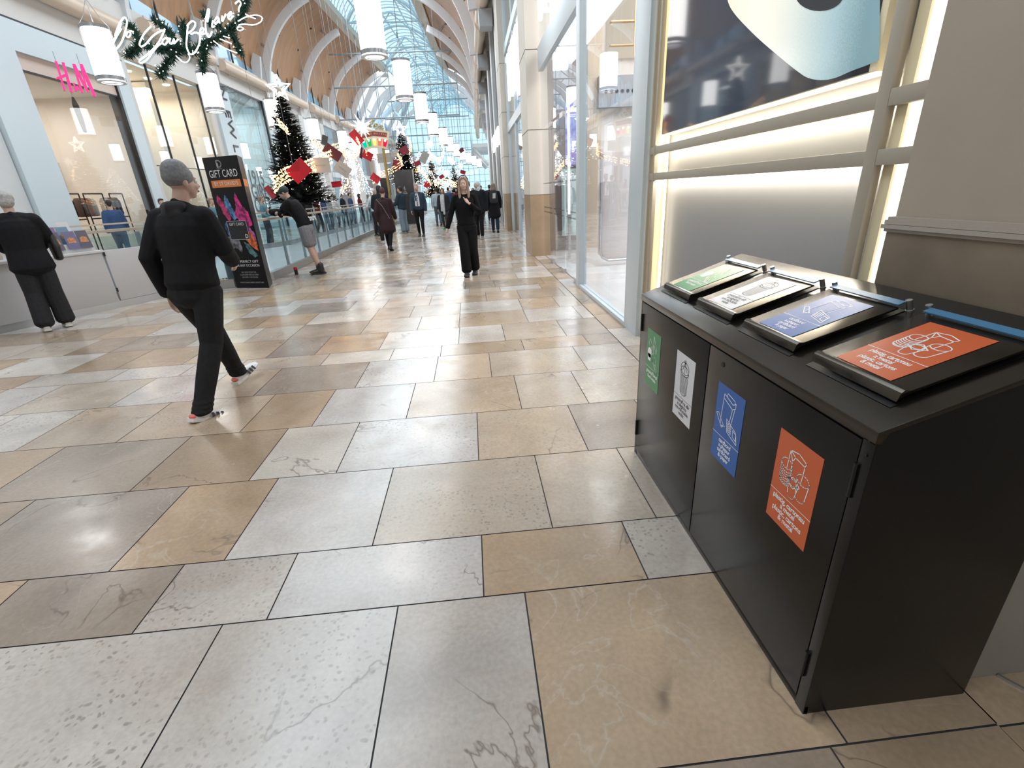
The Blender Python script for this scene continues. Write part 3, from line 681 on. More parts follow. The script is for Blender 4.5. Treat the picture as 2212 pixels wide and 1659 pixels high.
for yc, cn in zip(YC, COLS):
    sticker(cn, (XF - .0022, yc + .087, 0.473), (0, -1, 0), (0, 0, 1), .174, .290, doors[0] if yc > 1.6 else doors[1], (-1, 0, 0))
    # aperture in the top, then the lid over it
    def T(a, b, c): return V((XF, 0, ZF)) + sl * a + V((0, b, 0)) + nrm * c
    mb = MB(); fr = [T(.07, yc - .155, .0035), T(.42, yc - .155, .0035), T(.42, yc + .13, .0035), T(.07, yc + .13, .0035)]
    mb.add(fr, [(0, 1, 2, 3)]); mb.build('aperture_rim', mat('aperture_black', (0.006, 0.006, 0.007), 0.4), bin_)
    lid = MB(); yl = yc - .012
    prof = [(.085, .010), (.098, .028), (.108, .032), (.12, .026), (.40, .020), (.40, .014), (.115, .018), (.10, .016)]
    vs = [T(a, yl - .142, c) for a, c in prof] + [T(a, yl + .142, c) for a, c in prof]; n_ = len(prof)
    lid.add(vs, [tuple(range(n_)), tuple(range(n_, 2 * n_))[::-1]] + [(i, n_ + i, n_ + (i + 1) % n_, (i + 1) % n_) for i in range(n_)])
    L_ = lid.build('lid', m_bintop, bin_, bevel=0.0015)
    sticker(cn, T(.120, yl + .087, .0266), (0, -1, 0), sl - nrm * .0214, .174, .252, L_, nrm)
    for sy in (-1, 1):
        mb = MB(); c0 = T(.425, yl + sy * .148, 0); mb.sweep([c0, c0 + nrm * .004], .011, 14); mb.sweep([c0, c0 + nrm * .034], .0085, 14)
        ph = mb.build('hinge_post', m_steel, bin_, smooth=True)
    mb = MB(); a0, a1 = T(.412, yl - .14, .028), T(.412, yl + .14, .028)
    mb.add([a0 - sl * .012, a0 + sl * .012, a1 + sl * .012, a1 - sl * .012, a0 - sl * .012 - nrm * .004, a0 + sl * .012 - nrm * .004, a1 + sl * .012 - nrm * .004, a1 - sl * .012 - nrm * .004],
           [(0, 1, 2, 3), (7, 6, 5, 4), (0, 4, 5, 1), (1, 5, 6, 2), (2, 6, 7, 3), (3, 7, 4, 0)])
    mb.build('hinge_bar', mat('blue_hinge_bar', (0.05, 0.16, 0.29), 0.35), bin_)['label'] = 'blue bar between the hinge posts'
# ================================================================== LEFT HAND SIDE
XL = -12.0
def fb(name, y0, y1, z0, z1, m_, label, x0=0.0, x1=-0.3, bev=0.0):
    """a box on the left facade plane; x0/x1 are offsets from it (positive = into the mall)"""
    b = bend((y0 + y1) / 2); mb = MB(); mb.box((XL + b + x1, y0, z0), (XL + b + x0, y1, z1))
    return tag(mb.build(name, m_, bevel=bev), label, kind='structure')
m_lb = mat('light_blue_frame', (0.60, 0.68, 0.73), 0.4)
m_fasc = mat('cream_fascia', (0.62, 0.60, 0.58), 0.5)
m_warmwall = mat('warm_shop_wall', (0.74, 0.57, 0.46), 0.6)
m_warmwhite = mat('shop_white_warm', (0.84, 0.78, 0.72), 0.6)
mb = MB(); mb.box((-12.4, -9, 0), (-12.2, 10.5, 9)); mb.box((-12.4, -9.2, 0), (2, -9, 13.5)); mb.box((2, -9, 6.9), (2.3, 11, 9.5)); tag(mb.build('wall_light_block', m_cream), 'added cream walls beside and behind the viewer, shutting out ambient light', kind='structure')  # unseen walls added to keep sky light from flooding the near end
fb('wall_left', 10.5, 14.95, 0, 6.35, m_pale, 'pale wall at the far left of the mall')
fb('trim_30', 15.0, 16.3, 0, 5.6, m_lb, 'wide pale blue pier left of the pink shop sign', 0.12)
fb('trim_31', 10.5, 20.95, 5.6, 6.35, m_lb, 'pale blue band above the big shop opening', 0.12)
fb('trim_32', 10.5, 20.95, 6.35, 6.40, m_darkgap, 'dark joint above the pale blue band', 0.12)
fb('wall_fascia', 10.5, 20.95, 6.40, 7.75, m_fasc, 'cream fascia above the big shop opening', 0.10)
fb('trim_33', 20.35, 20.95, 0, 6.35, m_lb, 'pale blue pier right of the big shop opening', 0.12)
fb('trim_34', 20.30, 20.36, 0, 5.6, m_black, 'thin dark edge of the big shop window', 0.05)
fb('window_40', 16.3, 20.3, 0.0, 5.2, m_glass, 'clear shop window with the pink sign', -0.02, -0.04)
fb('trim_35', 16.3, 20.35, 5.15, 5.2, m_darkgap, 'dark line of the window head', 0.0, -0.05)
fb('trim_36', 16.3, 20.35, 5.2, 5.6, mat('window_head', (0.62, 0.50, 0.44), 0.5), 'beige head panel above the shop window', 0.0, -0.3)
# shop interior behind the big window
mb = MB(); mb.use(m_warmwall)
mb.quad((-20, 13.5, 0), (-20, 27.2, 0), (-20, 27.2, 5.6), (-20, 13.5, 5.6)); mb.quad((-12.3, 13.5, 0), (-20, 13.5, 0), (-20, 13.5, 5.6), (-12.3, 13.5, 5.6))
mb.use(m_warmwhite).quad((-12.3, 20.9, 0), (-20, 20.9, 0), (-20, 20.9, 6.6), (-12.3, 20.9, 6.6))
mb.quad((-12.3, 13.5, 5.3), (-20, 13.5, 5.3), (-20, 20.9, 5.3), (-12.3, 20.9, 5.3))
mb.box((-20, 13.6, 2.45), (-15.2, 20.9, 3.25)); mb.box((-15.9, 17.6, 0), (-15.3, 18.3, 2.45)); mb.use(mat('tan_shop_wall', (.52, .36, .24), .6)).box((-18.6, 13.6, 0), (-18.5, 20.9, 2.45)); mb.use(m_warmwhite)
mb.use(m_warmwall).box((-20, 13.6, 3.25), (-17.5, 17.6, 5.3))
tag(mb.build('wall_shop_left'), 'warm beige interior of the fashion shop with gallery band', kind='structure')
mb = MB(); mb.box((-20, 13.5, -0.02), (-12.3, 62, 0.0)); tag(mb.build('floor_shops_left', mat('shop_floor_warm', (0.55, 0.48, 0.42), 0.3)), 'warm grey floor of the left shops', kind='structure')
area('shop_light_left', (-14.6, 17.4, 5.2), 3.2, 190, (1.0, 0.87, 0.76), sizey=5)
area('shop_light_left_low', (-17.4, 17.4, 2.4), 3.0, 110, (1.0, 0.86, 0.72), sizey=5)
area('shop_light_left_two', (-14.4, 24.2, 6.3), 3.0, 260, (1.0, 0.88, 0.72), sizey=5)
area('shop_light_left_three', (-14.4, 31.3, 6.6), 3.0, 170, (0.9, 0.96, 1.0), sizey=4)
# second shop: three bays of glass, cream walls, ceiling spots
fb('wall_fascia', 20.95, 28.3, 6.62, 7.9, m_fasc, 'cream fascia over the second shop', 0.1)
for i, (y0, y1) in enumerate(((20.95, 21.25), (26.85, 27.35))): fb('trim_%d' % (37 + i), y0, y1, 0, 6.62, m_fasc, 'cream pier of the second shop', 0.05)
for i, y in enumerate((22.55, 24.42, 26.3)): fb('trim_%d' % (39 + i), y, y + .05, 0, 6.62, m_black, 'thin dark glazing bar of the second shop', 0.02, -0.05)
fb('trim_42', 21.25, 26.85, 3.0, 3.03, m_black, 'horizontal glazing joint of the second shop', 0.01, -0.02)
fb('window_41', 21.25, 26.85, 0, 6.6, m_glass, 'tall glazing of the second shop', -0.01, -0.03)
mb = MB(); mb.use(mat('cream_yellow_wall', (0.80, 0.70, 0.50), 0.6)); mb.quad((-15.5, 21.0, 0), (-15.5, 27.3, 0), (-15.5, 27.3, 6.5), (-15.5, 21.0, 6.5)); mb.use(m_warmwhite)
mb.quad((-12.3, 27.3, 0), (-20, 27.3, 0), (-20, 27.3, 6.6), (-12.3, 27.3, 6.6)); mb.quad((-12.3, 21, 6.55), (-20, 21, 6.55), (-20, 27.3, 6.55), (-12.3, 27.3, 6.55))
for y in (22.9, 24.8): mb.box((-15.4, y, 0), (-13.4, y + 0.35, 6.5))
tag(mb.build('wall_shop_left_two'), 'pale yellow inner walls of the second shop', kind='structure')
spot0 = None
for i, (x, y) in enumerate([(-13.0 - .9 * a, 21.8 + 1.3 * b) for a in range(2) for b in range(4)]):
    mb = MB(); mb.lathe([(0.0, 0), (0.13, 0), (0.15, 0.03)], (x, y, 6.51), 14)
    tag(mb.build('ceiling_spot', glow('spot_warm', (1, 0.9, 0.7), 5)), 'small round warm ceiling spot in the second shop', 'ceiling light', 'ceiling spots of the second shop')
# pale pier with vertical lettering
fb('trim_43', 27.35, 29.0, 0, 6.75, m_lb, 'pale pier carrying the vertical letters', 0.14)
t = thing('shop_sign', 'tall vertical black shop lettering on the pale pier', 'shop sign', (-11.8, 28.3, 1.5))
for k, (chs, zz) in enumerate((('N', 6.6), ('E', 5.72), ('W', 5.05), ('L', 4.15), ('O', 3.3), ('O', 2.4), ('K', 1.5))):
    mb = MB(); put_text(mb, chs, (XL + 0.22, 28.35, zz), (0, 0, -1), (0, 1, 0), 0.85, thick=0.02)
    mb.build('letter', m_black, t)
# third shop with large lettering on the glass
fb('wall_fascia', 28.3, 36.5, 7.05, 8.1, m_fasc, 'cream fascia over the third shop', 0.1)
fb('window_42', 29.05, 33.4, 0, 7.0, m_glass, 'tall glazing with large grey numerals', -0.01, -0.03)
fb('trim_44', 33.4, 33.5, 0, 7.05, m_black, 'dark edge bar of the third shop', 0.04, -0.05)
fb('trim_45', 33.5, 34.1, 0, 7.05, m_lb, 'pale blue pier beside the third shop', 0.1)
fb('trim_46', 29.0, 33.4, 6.6, 7.05, mat('blind_grey', (0.26, 0.29, 0.29), 0.6), 'grey roller blind head in the third shop', -0.06, -0.4)
mb = MB(); mb.use(mat('cool_shop_wall', (0.58, 0.66, 0.66), 0.5)); mb.quad((-15.2, 28, 0), (-15.2, 35, 0), (-15.2, 35, 6.9), (-15.2, 28, 6.9)); mb.quad((-12.3, 34, 0), (-18, 34, 0), (-18, 34, 6.9), (-12.3, 34, 6.9)); mb.quad((-12.3, 28, 6.9), (-18, 28, 6.9), (-18, 35, 6.9), (-12.3, 35, 6.9))
tag(mb.build('wall_shop_left_three'), 'cool grey inner walls of the third shop', kind='structure')
t = thing('window_lettering', 'large dark grey letters on the third shop window', 'lettering', (-11.95, 31, 1.3))
for k, s_ in enumerate(('1915', 'GIRL', 'ON I')):
    mb = MB(); put_text(mb, s_, (XL + bend(31) + 0.01, 29.15, 2.75 - k * 0.72), (0, 1, 0), (0, 0, 1), 1.08, 'LEFT', thick=0.01, bold=0.015); mb.build('line_of_letters', mat('letter_grey', (0.10, 0.11, 0.12), 0.5), t)
# bright panels inside the third shop
t = thing('lightbox_display', 'stack of bright white lightboxes inside the third shop', 'display', (-14.9, 31, 0))
for (y, z, a, b) in ((30.6, 4.6, 1.0, 1.1), (31.4, 3.6, .8, .8), (31.7, 2.7, .6, .7), (32.3, 4.9, .7, .9), (29.6, 5.0, .6, .9)):
    mb = MB(); mb.box((-15.1, y, z), (-15.0, y + a, z + b)); mb.build('lit_panel', glow('white_panel', (0.95, 1, 1), 2.2), t)
# further facade bays
k = 0; y = 34.1
while y < 84:
    L_ = 4.6 if k % 2 == 0 else 3.6
    fb('wall_fascia', y, y + L_ + .9, 7.05, 8.1, m_fasc, 'cream fascia over a far shop', 0.1)
    fb('window_%d' % (50 + k), y + 0.5, y + L_, 0, 7.0, glow('far_shop_light', (0.93, 0.95, 0.97), 1.0) if k % 2 else mat('far_shop_glass', (0.20, 0.24, 0.26), 0.1), 'lit shop window far down the left side' if k % 2 else 'dark shop window far down the left side', -0.01, -0.03)
    fb('wall_pier', y + L_, y + L_ + .9, 0, 7.05, mat('pink_stone_pier', (0.55, 0.42, 0.37), 0.5) if k in (2, 4) else m_fasc, 'stone pier far down the left side', 0.25)
    fb('wall_pier', y, y + .5, 0, 7.05, m_pale, 'pale pier far down the left side', 0.1)
    fb('trim_%d' % (60 + k), y + .5, y + L_, 3.2, 3.6, m_pale, 'pale transom of a far shop', 0.05)
    y += L_ + .9; k += 1
# eaves: tube, band, clerestory, fins
m_tube = mat('eaves_tube', (0.66, 0.53, 0.42), 0.4)
m_clear = mat('clerestory_glass', (0.13, 0.24, 0.33), 0.08, emit=(0.25, 0.42, 0.55), es=0.35)
for i, (y0, y1) in enumerate(((11.2, 15.6), (16.6, 21.5), (22.6, 27.6), (28.5, 34.1), (35.5, 40.4), (41.8, 46.6), (48.0, 52.8), (54.2, 59.2), (61, 66), (68, 73))):
    z = 7.35 if y1 < 22 else 7.85
    mb = MB(); mb.sweep([(XL + bend(y0) + .32, y0, z), (XL + bend(y1) + .32, y1, z)], 0.26, 14)
    tag(mb.build('trim_%d' % (80 + i), m_tube, smooth=True), 'beige rounded rail section under the left eaves', kind='structure')
for i in range(11):
    y0 = 10.5 + i * 6.3; y1 = y0 + 6.3; z = 7.7 if i < 1 else 8.0
    fb('wall_eaves_left', y0, y1, z - .45, z + .3, m_fasc, 'cream band under the clerestory', 0.15)
    fb('window_%d' % (70 + i), y0, y1, z + .3, z + 1.9, m_clear, 'blue clerestory glazing under the timber ceiling', -0.2, -0.25)
    mb = MB(); b = bend(y0 + 4.2)
    mb.prism([(XL + b - .15, 8.2), (XL + b + .25, 8.2), (XL + b + .45, 9.3), (XL + b + .1, 9.5), (XL + b - .15, 9.0)], 'y', y0 + 4.1, y0 + 4.3)
    tag(mb.build('ceiling_fin', m_pale), 'white wedge fin standing on the left eaves', 'fin', 'white fins on the left eaves')
    mb = MB()
    for q in (1.6, 3.2, 5.4): mb.box((XL + b - .2, y0 + q, z + .3), (XL + b - .12, y0 + q + .06, z + 1.6))
    tag(mb.build('trim_%d' % (100 + i), m_darkgap), 'dark glazing bars of the clerestory', kind='structure')
# ================================================================== ROOF
m_wood = bpy.data.materials.new('timber_ceiling'); m_wood.use_nodes = True; N, L = nodes(m_wood); bq = N['Principled BSDF']
tc = N.new('ShaderNodeTexCoord'); mp_ = N.new('ShaderNodeMapping'); mp_.inputs['Scale'].default_value = (0.6, 3.0, 0.6); nz = N.new('ShaderNodeTexNoise'); nz.inputs['Scale'].default_value = 1.5; nz.inputs['Detail'].default_value = 6
L.new(tc.outputs['Object'], mp_.inputs[0]); L.new(mp_.outputs[0], nz.inputs[0]); rp = N.new('ShaderNodeValToRGB')
rp.color_ramp.elements[0].position = .3; rp.color_ramp.elements[0].color = (0.35, 0.185, 0.092, 1); rp.color_ramp.elements[1].position = .7; rp.color_ramp.elements[1].color = (0.45, 0.25, 0.128, 1)
L.new(nz.outputs[0], rp.inputs[0]); L.new(rp.outputs[0], bq.inputs['Base Color']); bq.inputs['Roughness'].default_value = 0.45
m_rib = mat('white_rib', (0.66, 0.67, 0.69), 0.4)
m_edge = mat('pale_edge_beam', (0.62, 0.60, 0.53), 0.5)
CX = -5.6                                                          # middle of the mall roof
def wood_pt(side, t, y):
    """side -1 left, +1 right; t from the eaves (0) to the edge beam (1)"""
    a = math.radians(10 + 62 * t); k = 1 - math.cos(math.radians(72))
    hw = 6.75 - 3.55 * (1 - math.cos(a)) / k; z = 7.45 + 5.6 * math.sin(a) / math.sin(math.radians(72))
    return V((CX + side * hw + bend(y), y, z))
for side, nm in ((-1, 'left'), (1, 'right')):
    mb = MB(); ys = [-8 + 2 * i for i in range(33)]; nt = 12; vs = []
    for y in ys:
        for k in range(nt + 1): vs.append(wood_pt(side, k / nt, y))
    for y in ys:
        for k in range(nt + 1): vs.append(wood_pt(side, k / nt, y) + V((0, 0, 0.3)))
    fs = []; w1 = nt + 1; off = len(ys) * w1
    for i in range(len(ys) - 1):
        for k in range(nt):
            a = i * w1 + k; fs += [(a, a + 1, a + w1 + 1, a + w1), (off + a, off + a + w1, off + a + w1 + 1, off + a + 1)]
    mb.add(vs, fs); tag(mb.build('ceiling_' + nm, m_wood, smooth=True), 'curved honey timber ceiling on the %s side' % nm, kind='structure')
    mb = MB(); P1 = [wood_pt(side, 1, y) + V((-side * 0.25, 0, 0.05)) for y in ys]
    mb.sweep(P1, 0.42, 4, r2=0.30, up=(0, 0, 1)); tag(mb.build('trim_%d' % (120 + (side > 0)), m_edge), 'pale edge beam between timber ceiling and glass, %s side' % nm, kind='structure')
    # small dark downlights in the timber
    for i in range(1, 9):
        for t_ in (0.45, 0.72):
            y = 20.0 + i * 3.3; p = wood_pt(side, t_, y); mb = MB(); mb.ball(p, (0.11, 0.11, 0.06), 8)
            tag(mb.build('ceiling_downlight', m_black), 'small dark recessed downlight in the %s timber ceiling' % nm, 'downlight', 'dark downlights in the %s timber ceiling' % nm)
    # curved ribs
    ribs = [(15.6 if i == 0 else 22.0 + (i - 1) * 6.4) for i in range(8)]
    ordw = ('first', 'second', 'third', 'fourth', 'fifth', 'sixth', 'seventh', 'eighth')
    for i, y in enumerate(ribs):
        b = bend(y); pts = []
        x0 = CX + side * 6.4 + b; x1 = CX + side * 3.1 + b
        for k in range(15):
            a = math.radians(4 + 66 * k / 14); pts.append((x0 - side * (abs(x0 - x1)) * (1 - math.cos(a)) / (1 - math.cos(math.radians(70))), y, 7.45 + 4.95 * math.sin(a) / math.sin(math.radians(70))))
        r_ = thing('roof_rib', '%s curved white rib from the viewer under the %s timber ceiling' % (ordw[i], nm), 'roof rib', (x0, y, 7.45), 'curved roof ribs on the %s side' % nm)
        mb = MB(); mb.sweep(pts, [0.34 - 0.06 * k / 14 for k in range(15)], 4, r2=[0.17] * 15, up=(0, 1, 0)); mb.build('rib_body', m_rib, r_)
        for k in (5, 12):
            p = V(pts[k]); q = p + V((side * 0.55, 0, 0.55)); mb = MB(); mb.sweep([p, q], 0.07, 6); mb.build('bracket', m_steel, r_)
        mb = MB(); mb.box((x0 - .25 + side * .35, y - .35, 7.2), (x0 + .25 + side * .35, y + .35, 7.75)); mb.build('shoe_plate', mat('grey_bracket', (0.40, 0.41, 0.43), 0.4), r_)
# glass vault: blue-grey arcs with bright glass between
m_vault = bpy.data.materials.new('vault_glass'); m_vault.use_nodes = True; N, L = nodes(m_vault); N.remove(N['Principled BSDF'])
t1 = N.new('ShaderNodeBsdfTransparent'); t1.inputs[0].default_value = (0.78, 0.95, 1.0, 1); t2 = N.new('ShaderNodeBsdfTranslucent'); t2.inputs[0].default_value = (0.8, 0.95, 1, 1); x = N.new('ShaderNodeMixShader'); x.inputs[0].default_value = 0.15
L.new(t1.outputs[0], x.inputs[1]); L.new(t2.outputs[0], x.inputs[2]); L.new(x.outputs[0], N['Material Output'].inputs[0])
m_arc = mat('vault_steel', (0.55, 0.70, 0.78), 0.4)
def vp(u, y, dz=0.0):
    a = PI * (0.5 - (u - 0.5) * 0.86); r = 2.75 / math.sin(PI * 0.43)
    return V((CX + r * math.cos(a) + bend(y), y, 13.15 - r * math.sin(PI * .07) + r * 0.85 * math.sin(a) + dz))
mb = MB(); ys = [-8 + 2 * i for i in range(50)]; n_ = 14; vs = [vp(k / n_, y) for y in ys for k in range(n_ + 1)]
mb.add(vs, [(i * (n_ + 1) + k, i * (n_ + 1) + k + 1, (i + 1) * (n_ + 1) + k + 1, (i + 1) * (n_ + 1) + k) for i in range(len(ys) - 1) for k in range(n_)])
tag(mb.build('ceiling_glass', m_vault, smooth=True), 'barrel vault of pale blue glass over the mall', kind='structure')
y = 8.0; mb = MB()
while y < 90:
    mb.sweep([vp(k / 12, y, -0.03) for k in range(13)], 0.032 if y < 45 else 0.045, 4); y += 0.6 if y < 45 else 0.9
tag(mb.build('trim_130', m_arc), 'fine blue grey glazing arcs of the vault', kind='structure')
mb = MB()
for u in (0.02, 0.2, 0.4, 0.6, 0.8, 0.98): mb.sweep([vp(u, yy, -0.1) for yy in range(8, 90, 3)], 0.06, 6)
for i in range(12):
    y = 10 + i * 6.4; mb.sweep([vp(k / 12, y, -0.35) for k in range(13)], 0.09, 6); mb.sweep([vp(0.05, y, -.3), vp(0.95, y, -.3)], 0.05, 6)
    mb.sweep([vp(0.05, y, -.3), vp(0.5, y + 3.2, -.35), vp(0.95, y + 6.4, -.3)], 0.05, 6); mb.sweep([vp(0.95, y, -.3), vp(0.5, y + 3.2, -.35), vp(0.05, y + 6.4, -.3)], 0.05, 6)
tag(mb.build('trim_131', m_arc), 'blue grey main ribs and bracing of the glass vault', kind='structure')
# cable net hanging across the mall
def cable_net(y, z0, x0, x1, label, nx, zs):
    mb = MB(); b = bend(y)
    for i in range(nx + 1):
        x = x0 + (x1 - x0) * i / nx + b; top = 13.0 if abs(x - b - CX) < 3 else 9.0 + 3.2 * max(0, 1 - (abs(x - b - CX) - 3) / 3.2)
        mb.sweep([(x, y, z0), (x, y, top)], 0.025, 5)
    for z in zs: mb.sweep([(x0 + b, y, z), (x1 + b, y, z)], 0.055, 6)
    return tag(mb.build('cable_screen', mat('cable_grey', (0.22, 0.27, 0.30), 0.4)), label, 'screen')
cable_net(44, 7.2, -10.4, -0.8, 'first grid of thin steel cables hanging across the mall', 9, (7.3, 9.5, 11.7))
cable_net(64, 4.6, -11, -1.2, 'second and farther grid of thin steel cables across the mall', 14, (4.6, 6.2, 8.0, 9.8, 11.6))
# glazed gable and second roof beyond
mb = MB(); b = bend(84); mb.quad((-14 + b, 84, 0), (6 + b, 84, 0), (6 + b, 84, 15), (-14 + b, 84, 15))
tag(mb.build('window_90', glass('end_glass', (0.70, 0.90, 0.97), 0.3)), 'blue glazed end wall far down the mall', kind='structure')
mb = MB()
for i in range(24): mb.sweep([(-14 + b + i * .85, 83.9, 0), (-14 + b + i * .85, 83.9, 15)], 0.05, 4)
for z in range(1, 15): mb.sweep([(-14 + b, 83.9, z), (6 + b, 83.9, z)], 0.05, 4)
tag(mb.build('trim_132', m_arc), 'blue grey grid of the glazed end wall', kind='structure')
mb = MB()
for side in (-1, 1):
    for y in (57, 63, 69, 75): b = bend(y); mb.sweep([(CX + side * 6.5 + b, y, 7.2), (CX + side * 6.2 + b, y, 9.5), (CX + side * 4.8 + b, y, 11.6), (CX + side * 3.0 + b, y, 12.9)], 0.3, 4)
tag(mb.build('trim_133', m_rib), 'white curved frames of the farther roof', kind='structure')
mb = MB(); b = bend(66); mb.sweep([(CX - 6.6 + b, 58, 8), (CX - 2 + b, 66, 13.4)], 0.3, 6); mb.sweep([(CX - 6.6 + b, 74, 8), (CX - 2 + b, 66, 13.4)], 0.3, 6); mb.sweep([(CX - 3 + b, 57, 9), (CX - 6 + b, 70, 12.5)], 0.14, 6)
tag(mb.build('trim_134', m_arc), 'crossing blue steel struts at the roof junction', kind='structure')
mb = MB(); b = bend(72); mb.box((-1.8 + b, 66, 6.6), (3 + b, 80, 7.0)); mb.quad((-1.8 + b, 66, 7), (-1.8 + b, 80, 7), (-1.8 + b, 80, 8.1), (-1.8 + b, 66, 8.1))
for k in range(9): mb.sweep([(-1.7 + b, 66.5 + k * 1.6, 6.6), (0.2 + b, 66.5 + k * 1.6, 4.6)], 0.12, 4)
tag(mb.build('wall_gallery', m_pale), 'pale upper gallery with raking brackets far on the right', kind='structure')
# ================================================================== LANTERNS
m_shade = glow('lantern_white', (1.0, 0.985, 0.96), 8.0)
m_ring = mat('lantern_ring', (0.34, 0.35, 0.37), 0.35, 0.7)
def make_lantern(label, loc, group):
    t = thing('pendant_lantern', label, 'pendant lamp', (0, 0, 0), group)
    K = 0.71
    def Z_(L_): return [(r * K, z * K) for r, z in L_]
    mb = MB(); mb.lathe(Z_([(0, .70), (.385, .70), (.40, .68), (.40, -.66), (.385, -.68), (.30, -.68), (.29, -.60), (0, -.60)]), n=36); mb.build('shade', m_shade, t, smooth=True)
    for z0, z1 in ((.69, .79), (-.80, -.68)):
        mb = MB(); mb.lathe(Z_([(.415, z0), (.415, z1), (.395, z1), (.395, z0), (.415, z0)]), n=36); mb.build('metal_ring', m_ring, t, smooth=True)
    mb = MB(); mb.lathe(Z_([(.43, -.84), (.43, -.86), (.31, -.86), (.31, -.84), (.43, -.84)]), n=36); mb.build('lower_ring', mat('frosted_ring', (0.7, 0.72, 0.74), 0.3), t, smooth=True)
    for a in range(4):
        c_, s_ = math.cos(a * PI / 2 + .5) * K, math.sin(a * PI / 2 + .5) * K; mb = MB(); mb.sweep([(.43 * c_, .43 * s_, -.86 * K), (.43 * c_, .43 * s_, .80 * K)], .006, 5); mb.build('stay_rod', m_ring, t)
        mb = MB(); mb.sweep([(.41 * c_, .41 * s_, .79 * K), (.22 * c_, .22 * s_, 1.05 * K), (0, 0, 1.1)], .006, 5); mb.build('hanger_wire', m_ring, t)
    mb = MB(); mb.sweep([(0, 0, 1.08), (0, 0, 8.2)], .010, 5); mb.build('suspension_cable', m_ring, t)
    t.location = loc; return t
L0 = None; o_ = ('first', 'second', 'third', 'fourth', 'fifth', 'sixth', 'seventh', 'eighth', 'ninth', 'tenth', 'eleventh', 'twelfth', 'thirteenth', 'fourteenth', 'fifteenth')
rowA = [(-1.90, 13.1), (-1.88, 18.6), (-1.80, 24.2), (-1.68, 29.8), (-1.42, 36.3)] + [(-1.9 + bend(y) * 1.45, y) for y in (42, 47.6, 53.2, 58.8, 64.4, 70)]
rowB = [(-8.6, 14.5), (-8.35, 19.2), (-8.1, 24.1), (-8.1, 29.8), (-7.85, 35.2), (-7.9, 39.5)] + [(-8.6 + bend(y) * 1.2, y) for y in (45, 50.6, 56.2, 61.8)]
for nm, row, g in (('right', rowA, 'lanterns in the right row'), ('left', rowB, 'lanterns in the left row')):
    for i, (x, y) in enumerate(row):
        lb = 'white cylindrical pendant lantern, %s from the viewer in the %s row' % (o_[i], nm)
        if L0 is None: L0 = make_lantern(lb, (x, y, 5.0), g)
        else:
            c = copy_tree(L0); c.location = (x, y, 5.0); c['label'] = lb; c['group'] = g
for x, y in ((-1.9, 7.5), (-1.9, 1.9), (-8.6, 8.9)):               # lanterns overhead and beside the viewer, seen only as reflections
    c = copy_tree(L0); c.location = (x, y, 5.0); c['label'] = 'white cylindrical pendant lantern overhead near the viewer'; c['group'] = 'lanterns near the viewer'
# ================================================================== BALUSTRADES
m_rail = mat('pale_timber_rail', (0.50, 0.42, 0.33), 0.4); m_bkerb = mat('steel_kerb', (0.38, 0.38, 0.38), 0.35, 0.6)
def balustrade(path, label, H_=1.14, kerb=0.16, step=1.15, detail=True):
    t = thing('balustrade', label, 'balustrade', (path[0][0], path[0][1], 0))
    P = [V((x, y, 0)) for x, y in path]
    mb = MB(); mb.sweep([p + V((0, 0, H_)) for p in P], 0.055 * 1.5, 4, r2=0.028, up=(0, 0, 1)); mb.build('handrail', m_rail, t)
    mb = MB(); mb.sweep([p + V((0, 0, kerb / 2)) for p in P], 0.05, 4, r2=kerb / 2 * 1.35, up=(0, 0, 1)); mb.build('base_rail', m_bkerb, t)
    for a, b in zip(P, P[1:]):
        n = max(1, round((b - a).length / step)); d = (b - a) / n; dn = d.normalized()
        for i in range(n):
            p, q = a + d * i, a + d * (i + 1); mb = MB(); e = dn * .02; o = V((dn.y, -dn.x, 0)) * 0.012
            mb.add([p + e + V((0, 0, kerb)), q - e + V((0, 0, kerb)), q - e + V((0, 0, H_ - .08)), p + e + V((0, 0, H_ - .08))], [(0, 1, 2, 3)])
            mb.build('glass_pane', m_balu, t)
            if detail:
                mb = MB(); s_ = V((dn.y, -dn.x, 0)) * -0.06
                pr = [p - dn * .07 + V((0, 0, .0)), p + dn * .07 + V((0, 0, .0)), p + dn * .035 + V((0, 0, H_ - .05)), p - dn * .035 + V((0, 0, H_ - .05))]
                s2 = s_ * 0.35 if s_.length else s_
                mb.add([v + s_ for v in pr] + [v + s_ + s2 for v in pr], [(0, 1, 2, 3), (7, 6, 5, 4), (0, 4, 5, 1), (1, 5, 6, 2), (2, 6, 7, 3), (3, 7, 4, 0)])
                mb.build('post', mat('fin_post_grey', (0.36, 0.42, 0.45), 0.3, 0.5), t)
    return t
balustrade([(-6.90, 7.0), (-5.84, 9.15), (-4.50, 9.33), (-4.03, 9.90), (-4.09, 13.7), (-4.25, 23.5), (-4.0, 34), (-3.6, 42)], 'near glass balustrade with timber handrail along the walkway')
balustrade([(-7.2, 17.2), (-6.6, 18.4), (-6.25, 26), (-5.95, 34), (-5.35, 44)], 'far glass balustrade on the other side of the opening', detail=True, step=1.6)
balustrade([(-10.9, 12.4), (-8.3, 15.4), (-7.32, 17.0)], 'glass balustrade in front of the fashion shop', detail=False)
